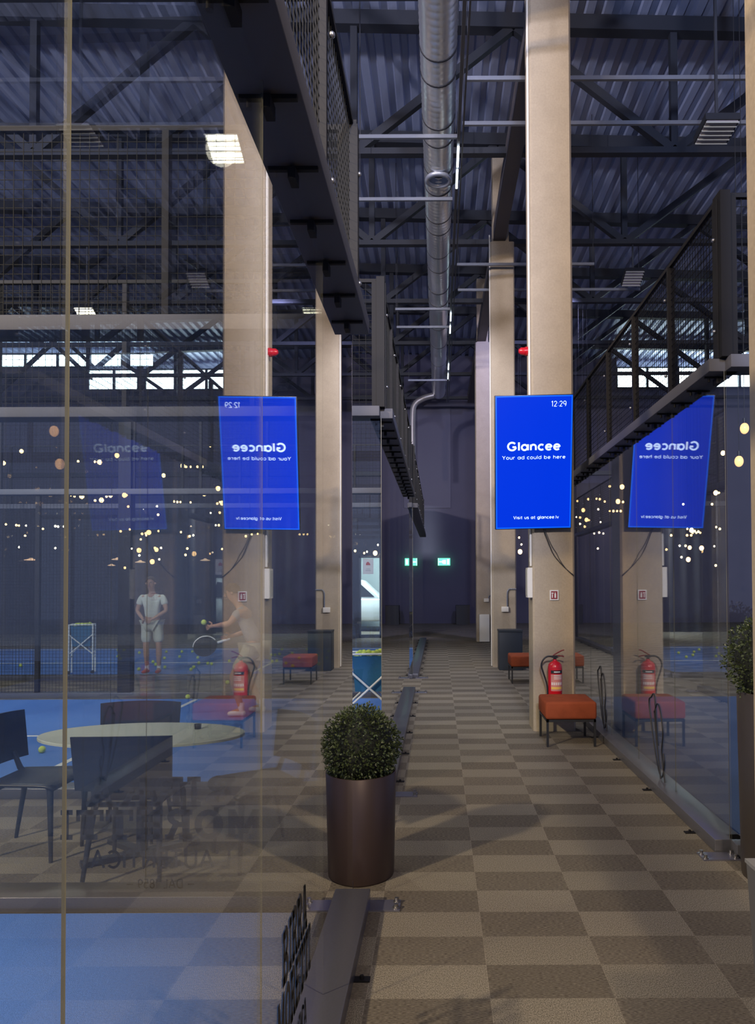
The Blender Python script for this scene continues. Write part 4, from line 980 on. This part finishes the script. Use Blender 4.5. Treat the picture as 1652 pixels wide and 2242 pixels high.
def person(name, loc, rz, J, label, shirt, shorts, shoe, hairc, racket=None):
    t = empty(name, loc, rz, label=label, cat='person'); V = {k: Vector(v) for k, v in J.items()}
    N = []; E = []; idx = {}
    def add(k, r, par=None, pos=None):
        idx[k] = len(N); N.append((pos if pos is not None else V[k], r))
        if par: E.append((idx[par], idx[k]))
    add('pelvis', (.14, .10)); add('waist', (.125, .09), 'pelvis'); add('chest', (.155, .105), 'waist'); add('neck0', .06, 'chest'); add('neck1', .052, 'neck0')
    add('head0', (.062, .07), 'neck1'); add('head1', (.075, .092), 'head0'); add('head2', (.072, .088), 'head1'); add('head3', (.045, .055), 'head2')
    for s in 'LR':
        add('sh' + s, .058, 'chest'); add('el' + s, .040, 'sh' + s)
        mid_ = (V['el' + s] + V['wr' + s]) / 2; add('fm' + s, .036, 'el' + s, mid_); add('wr' + s, .025, 'fm' + s)
        hand(N, E, idx['wr' + s], V['wr' + s], V['wr' + s] - V['el' + s], V.get('th' + s, Vector((0, 0, 1))), .55)
        add('hip' + s, .085, 'pelvis'); add('tm' + s, .078, 'hip' + s, (V['hip' + s] + V['kn' + s]) / 2); add('kn' + s, .055, 'tm' + s)
        add('cf' + s, .056, 'kn' + s, V['kn' + s] * .66 + V['an' + s] * .34); add('an' + s, .033, 'cf' + s)
        add('to' + s, (.035, .028), 'an' + s)
    skin_obj('body', N, E, SKIN, t)
    # shirt
    n2 = [(V['pelvis'] + Vector((0, 0, .02)), (.158, .12)), (V['waist'], (.152, .118)), (V['chest'], (.178, .128)), (V['neck0'], (.075, .07))]
    e2 = [(0, 1), (1, 2), (2, 3)]
    for s in 'LR':
        i = len(n2); n2.append((V['sh' + s], .074)); n2.append((V['sh' + s] * .35 + V['el' + s] * .65, .066)); e2 += [(2, i), (i, i + 1)]
    skin_obj('shirt', n2, e2, shirt, t)
    n3 = [(V['pelvis'], (.158, .122))]; e3 = []
    for s in 'LR':
        i = len(n3); n3.append((V['hip' + s], .105)); n3.append(((V['hip' + s] + V['kn' + s]) / 2, .102)); n3.append((V['hip' + s] * .12 + V['kn' + s] * .88, .092)); e3 += [(0, i), (i, i + 1), (i + 1, i + 2)]
    skin_obj('shorts', n3, e3, shorts, t)
    for s in 'LR':
        a, to = V['an' + s], V['to' + s]; d = (to - a); d.z = 0; d.normalize()
        h_ = a - d * .06; z0 = max(0, a.z - .08)
        nn = [((h_.x, h_.y, z0 + .04), (.036, .04)), (((a + d * .06).x, (a + d * .06).y, z0 + .042), (.042, .04)), (((a + d * .17).x, (a + d * .17).y, z0 + .03), (.044, .028))]
        skin_obj('shoe', [(Vector(p_), r_) for p_, r_ in nn], [(0, 1), (1, 2)], shoe, t)
        sd = V['an' + s]; MB().lathe([(.038, -.02), (.04, .04), (.037, .09)], 14, (sd.x, sd.y, sd.z)).build('sock', WHITE, t)
    # hair cap, eyes, nose, mouth, ears relative to head axis
    hc = (V['head1'] + V['head2']) / 2; up = (V['head3'] - V['head0']).normalized(); fw = V['face'].normalized(); fw = (fw - up * fw.dot(up)).normalized(); rt = fw.cross(up)
    M = Matrix((rt, fw, up)).transposed().to_4x4(); M.translation = hc
    mb = MB(); vs = []; n_ = 16
    for i in range(9):
        for k in range(n_):
            ph = PI * .56 * i / 8; th = 2 * PI * k / n_
            fr = math.cos(th - PI / 2)
            phx = ph * (1 - .42 * max(0, fr))
            v = Vector((math.sin(phx) * math.cos(th) * .088, math.sin(phx) * math.sin(th) * .105, math.cos(phx) * .115 + .01)); vs.append(M @ v)
    mb.add(vs, [(i * n_ + k, i * n_ + (k + 1) % n_, (i + 1) * n_ + (k + 1) % n_, (i + 1) * n_ + k) for i in range(8) for k in range(n_)], 0, True)
    mb.build('hair', hairc, t)
    fc = MB()
    for sx in (-1, 1): fc.ball(M @ Vector((sx * .032, .083, .005)), .011, 6)
    fc.build('eyes', BLACK, t)
    MB().tube([M @ Vector((0, .088, .01)), M @ Vector((0, .108, -.03)), M @ Vector((0, .09, -.035))], [.008, .013, .009], 8).ball(M @ Vector((.08, 0, -.01)), .02, 6).ball(M @ Vector((-.08, 0, -.01)), .02, 6).build('nose_and_ears', SKIN, t)
    MB().tube([M @ Vector((-.022, .083, -.062)), M @ Vector((0, .09, -.062)), M @ Vector((.022, .083, -.062))], .005, 6).build('mouth', mat('lips', (.35, .1, .09), .5), t)
    return t
# man standing on the far court, hands together, head bowed (faces -Y towards us)
Jm = dict(pelvis=(0, 0, .96), waist=(0, 0, 1.12), chest=(0, .0, 1.33), neck0=(0, -.01, 1.47), neck1=(0, -.03, 1.53), head0=(0, -.06, 1.585), head1=(0, -.075, 1.64), head2=(0, -.07, 1.70), head3=(0, -.05, 1.755),
          face=(0, -1, -.35), shL=(.19, 0, 1.42), elL=(.27, -.02, 1.16), wrL=(.10, -.2, 1.02), shR=(-.19, 0, 1.42), elR=(-.27, -.02, 1.16), wrR=(-.10, -.2, 1.02), thL=(0, 0, 1), thR=(0, 0, 1),
          hipL=(.10, 0, .90), knL=(.13, -.02, .50), anL=(.12, .02, .09), toL=(.14, -.12, .04), hipR=(-.10, 0, .90), knR=(-.10, -.03, .50), anR=(-.09, .0, .09), toR=(-.10, -.14, .04))
pm = at(333, 1400, 13.15)
person('person', (pm.x, 13.15, .012), 0, Jm, 'man in white T-shirt and shorts standing with bowed head', SHIRT, mat('light_shorts', (.6, .58, .5), .85, noise=(9, .3)), REDSHOE, HAIR)
# player bending his knees on the middle court, facing left
Jp = dict(pelvis=(.12, 0, .86), waist=(.08, 0, 1.0), chest=(-.02, 0, 1.22), neck0=(-.08, 0, 1.35), neck1=(-.11, 0, 1.41), head0=(-.14, 0, 1.46), head1=(-.16, 0, 1.51), head2=(-.17, 0, 1.57), head3=(-.165, 0, 1.625),
          face=(-1, -.1, -.2), shL=(-.04, -.19, 1.30), elL=(-.14, -.22, 1.16), wrL=(-.33, -.20, 1.13), shR=(-.04, .19, 1.30), elR=(-.02, .24, 1.04), wrR=(-.22, .16, .98), thL=(0, 0, 1), thR=(0, 0, 1),
          hipL=(.10, -.10, .82), knL=(-.12, -.14, .50), anL=(-.02, -.13, .09), toL=(-.16, -.15, .04), hipR=(.12, .10, .82), knR=(-.02, .16, .48), anR=(.16, .15, .09), toR=(.03, .17, .04))
pp = at(538, 1400, 9.0)
person('person', (pp.x, 9.0, .012), 0, Jp, 'player in beige shorts with bent knees, holding racket and ball', mat('pale_shirt', (.35, .32, .3), .8), SHORTS, WHITE, HAIR)
# ball in the player's hand and his racket
p = at(486, 1362, 8.82); o = bpy.data.objects.new('tennis_ball', bdata); COL.objects.link(o); o.location = (pp.x - .46, 8.79, p.z + .0)
tag(o, "tennis ball in the bent player's outstretched hand", 'ball')
rk = empty('padel_racket', (pp.x - .27, 9.14, .95), label='dark padel racket held by the bent player', cat='racket')
hv = Vector((-.9, -.15, -.28)).normalized()
MB().tube([Vector((.03, 0, .01)), hv * .13], .016, 8).build('grip', WHITE, rk)
c = hv * .29; mb = MB(); n = 28
rx = hv; rz_ = Vector((0, 0, 1)) - hv * hv.z; rz_.normalize(); nn_ = rx.cross(rz_)
vs = [c + rx * .145 * math.cos(2 * PI * k / n) + rz_ * .125 * math.sin(2 * PI * k / n) + nn_ * o_ for o_ in (-.018, .018) for k in range(n)]
mb.add(vs, [tuple(range(n)), tuple(range(n, 2 * n))[::-1]] + [(k, n + k, n + (k + 1) % n, (k + 1) % n) for k in range(n)])
mb.build('head', BLACK, rk)
MB().tube([c + rx * .147 * math.cos(a) + rz_ * .127 * math.sin(a) for a in [PI * .1 + PI * .8 * i / 16 for i in range(17)]], .01, 6).build('rim', WHITE, rk)
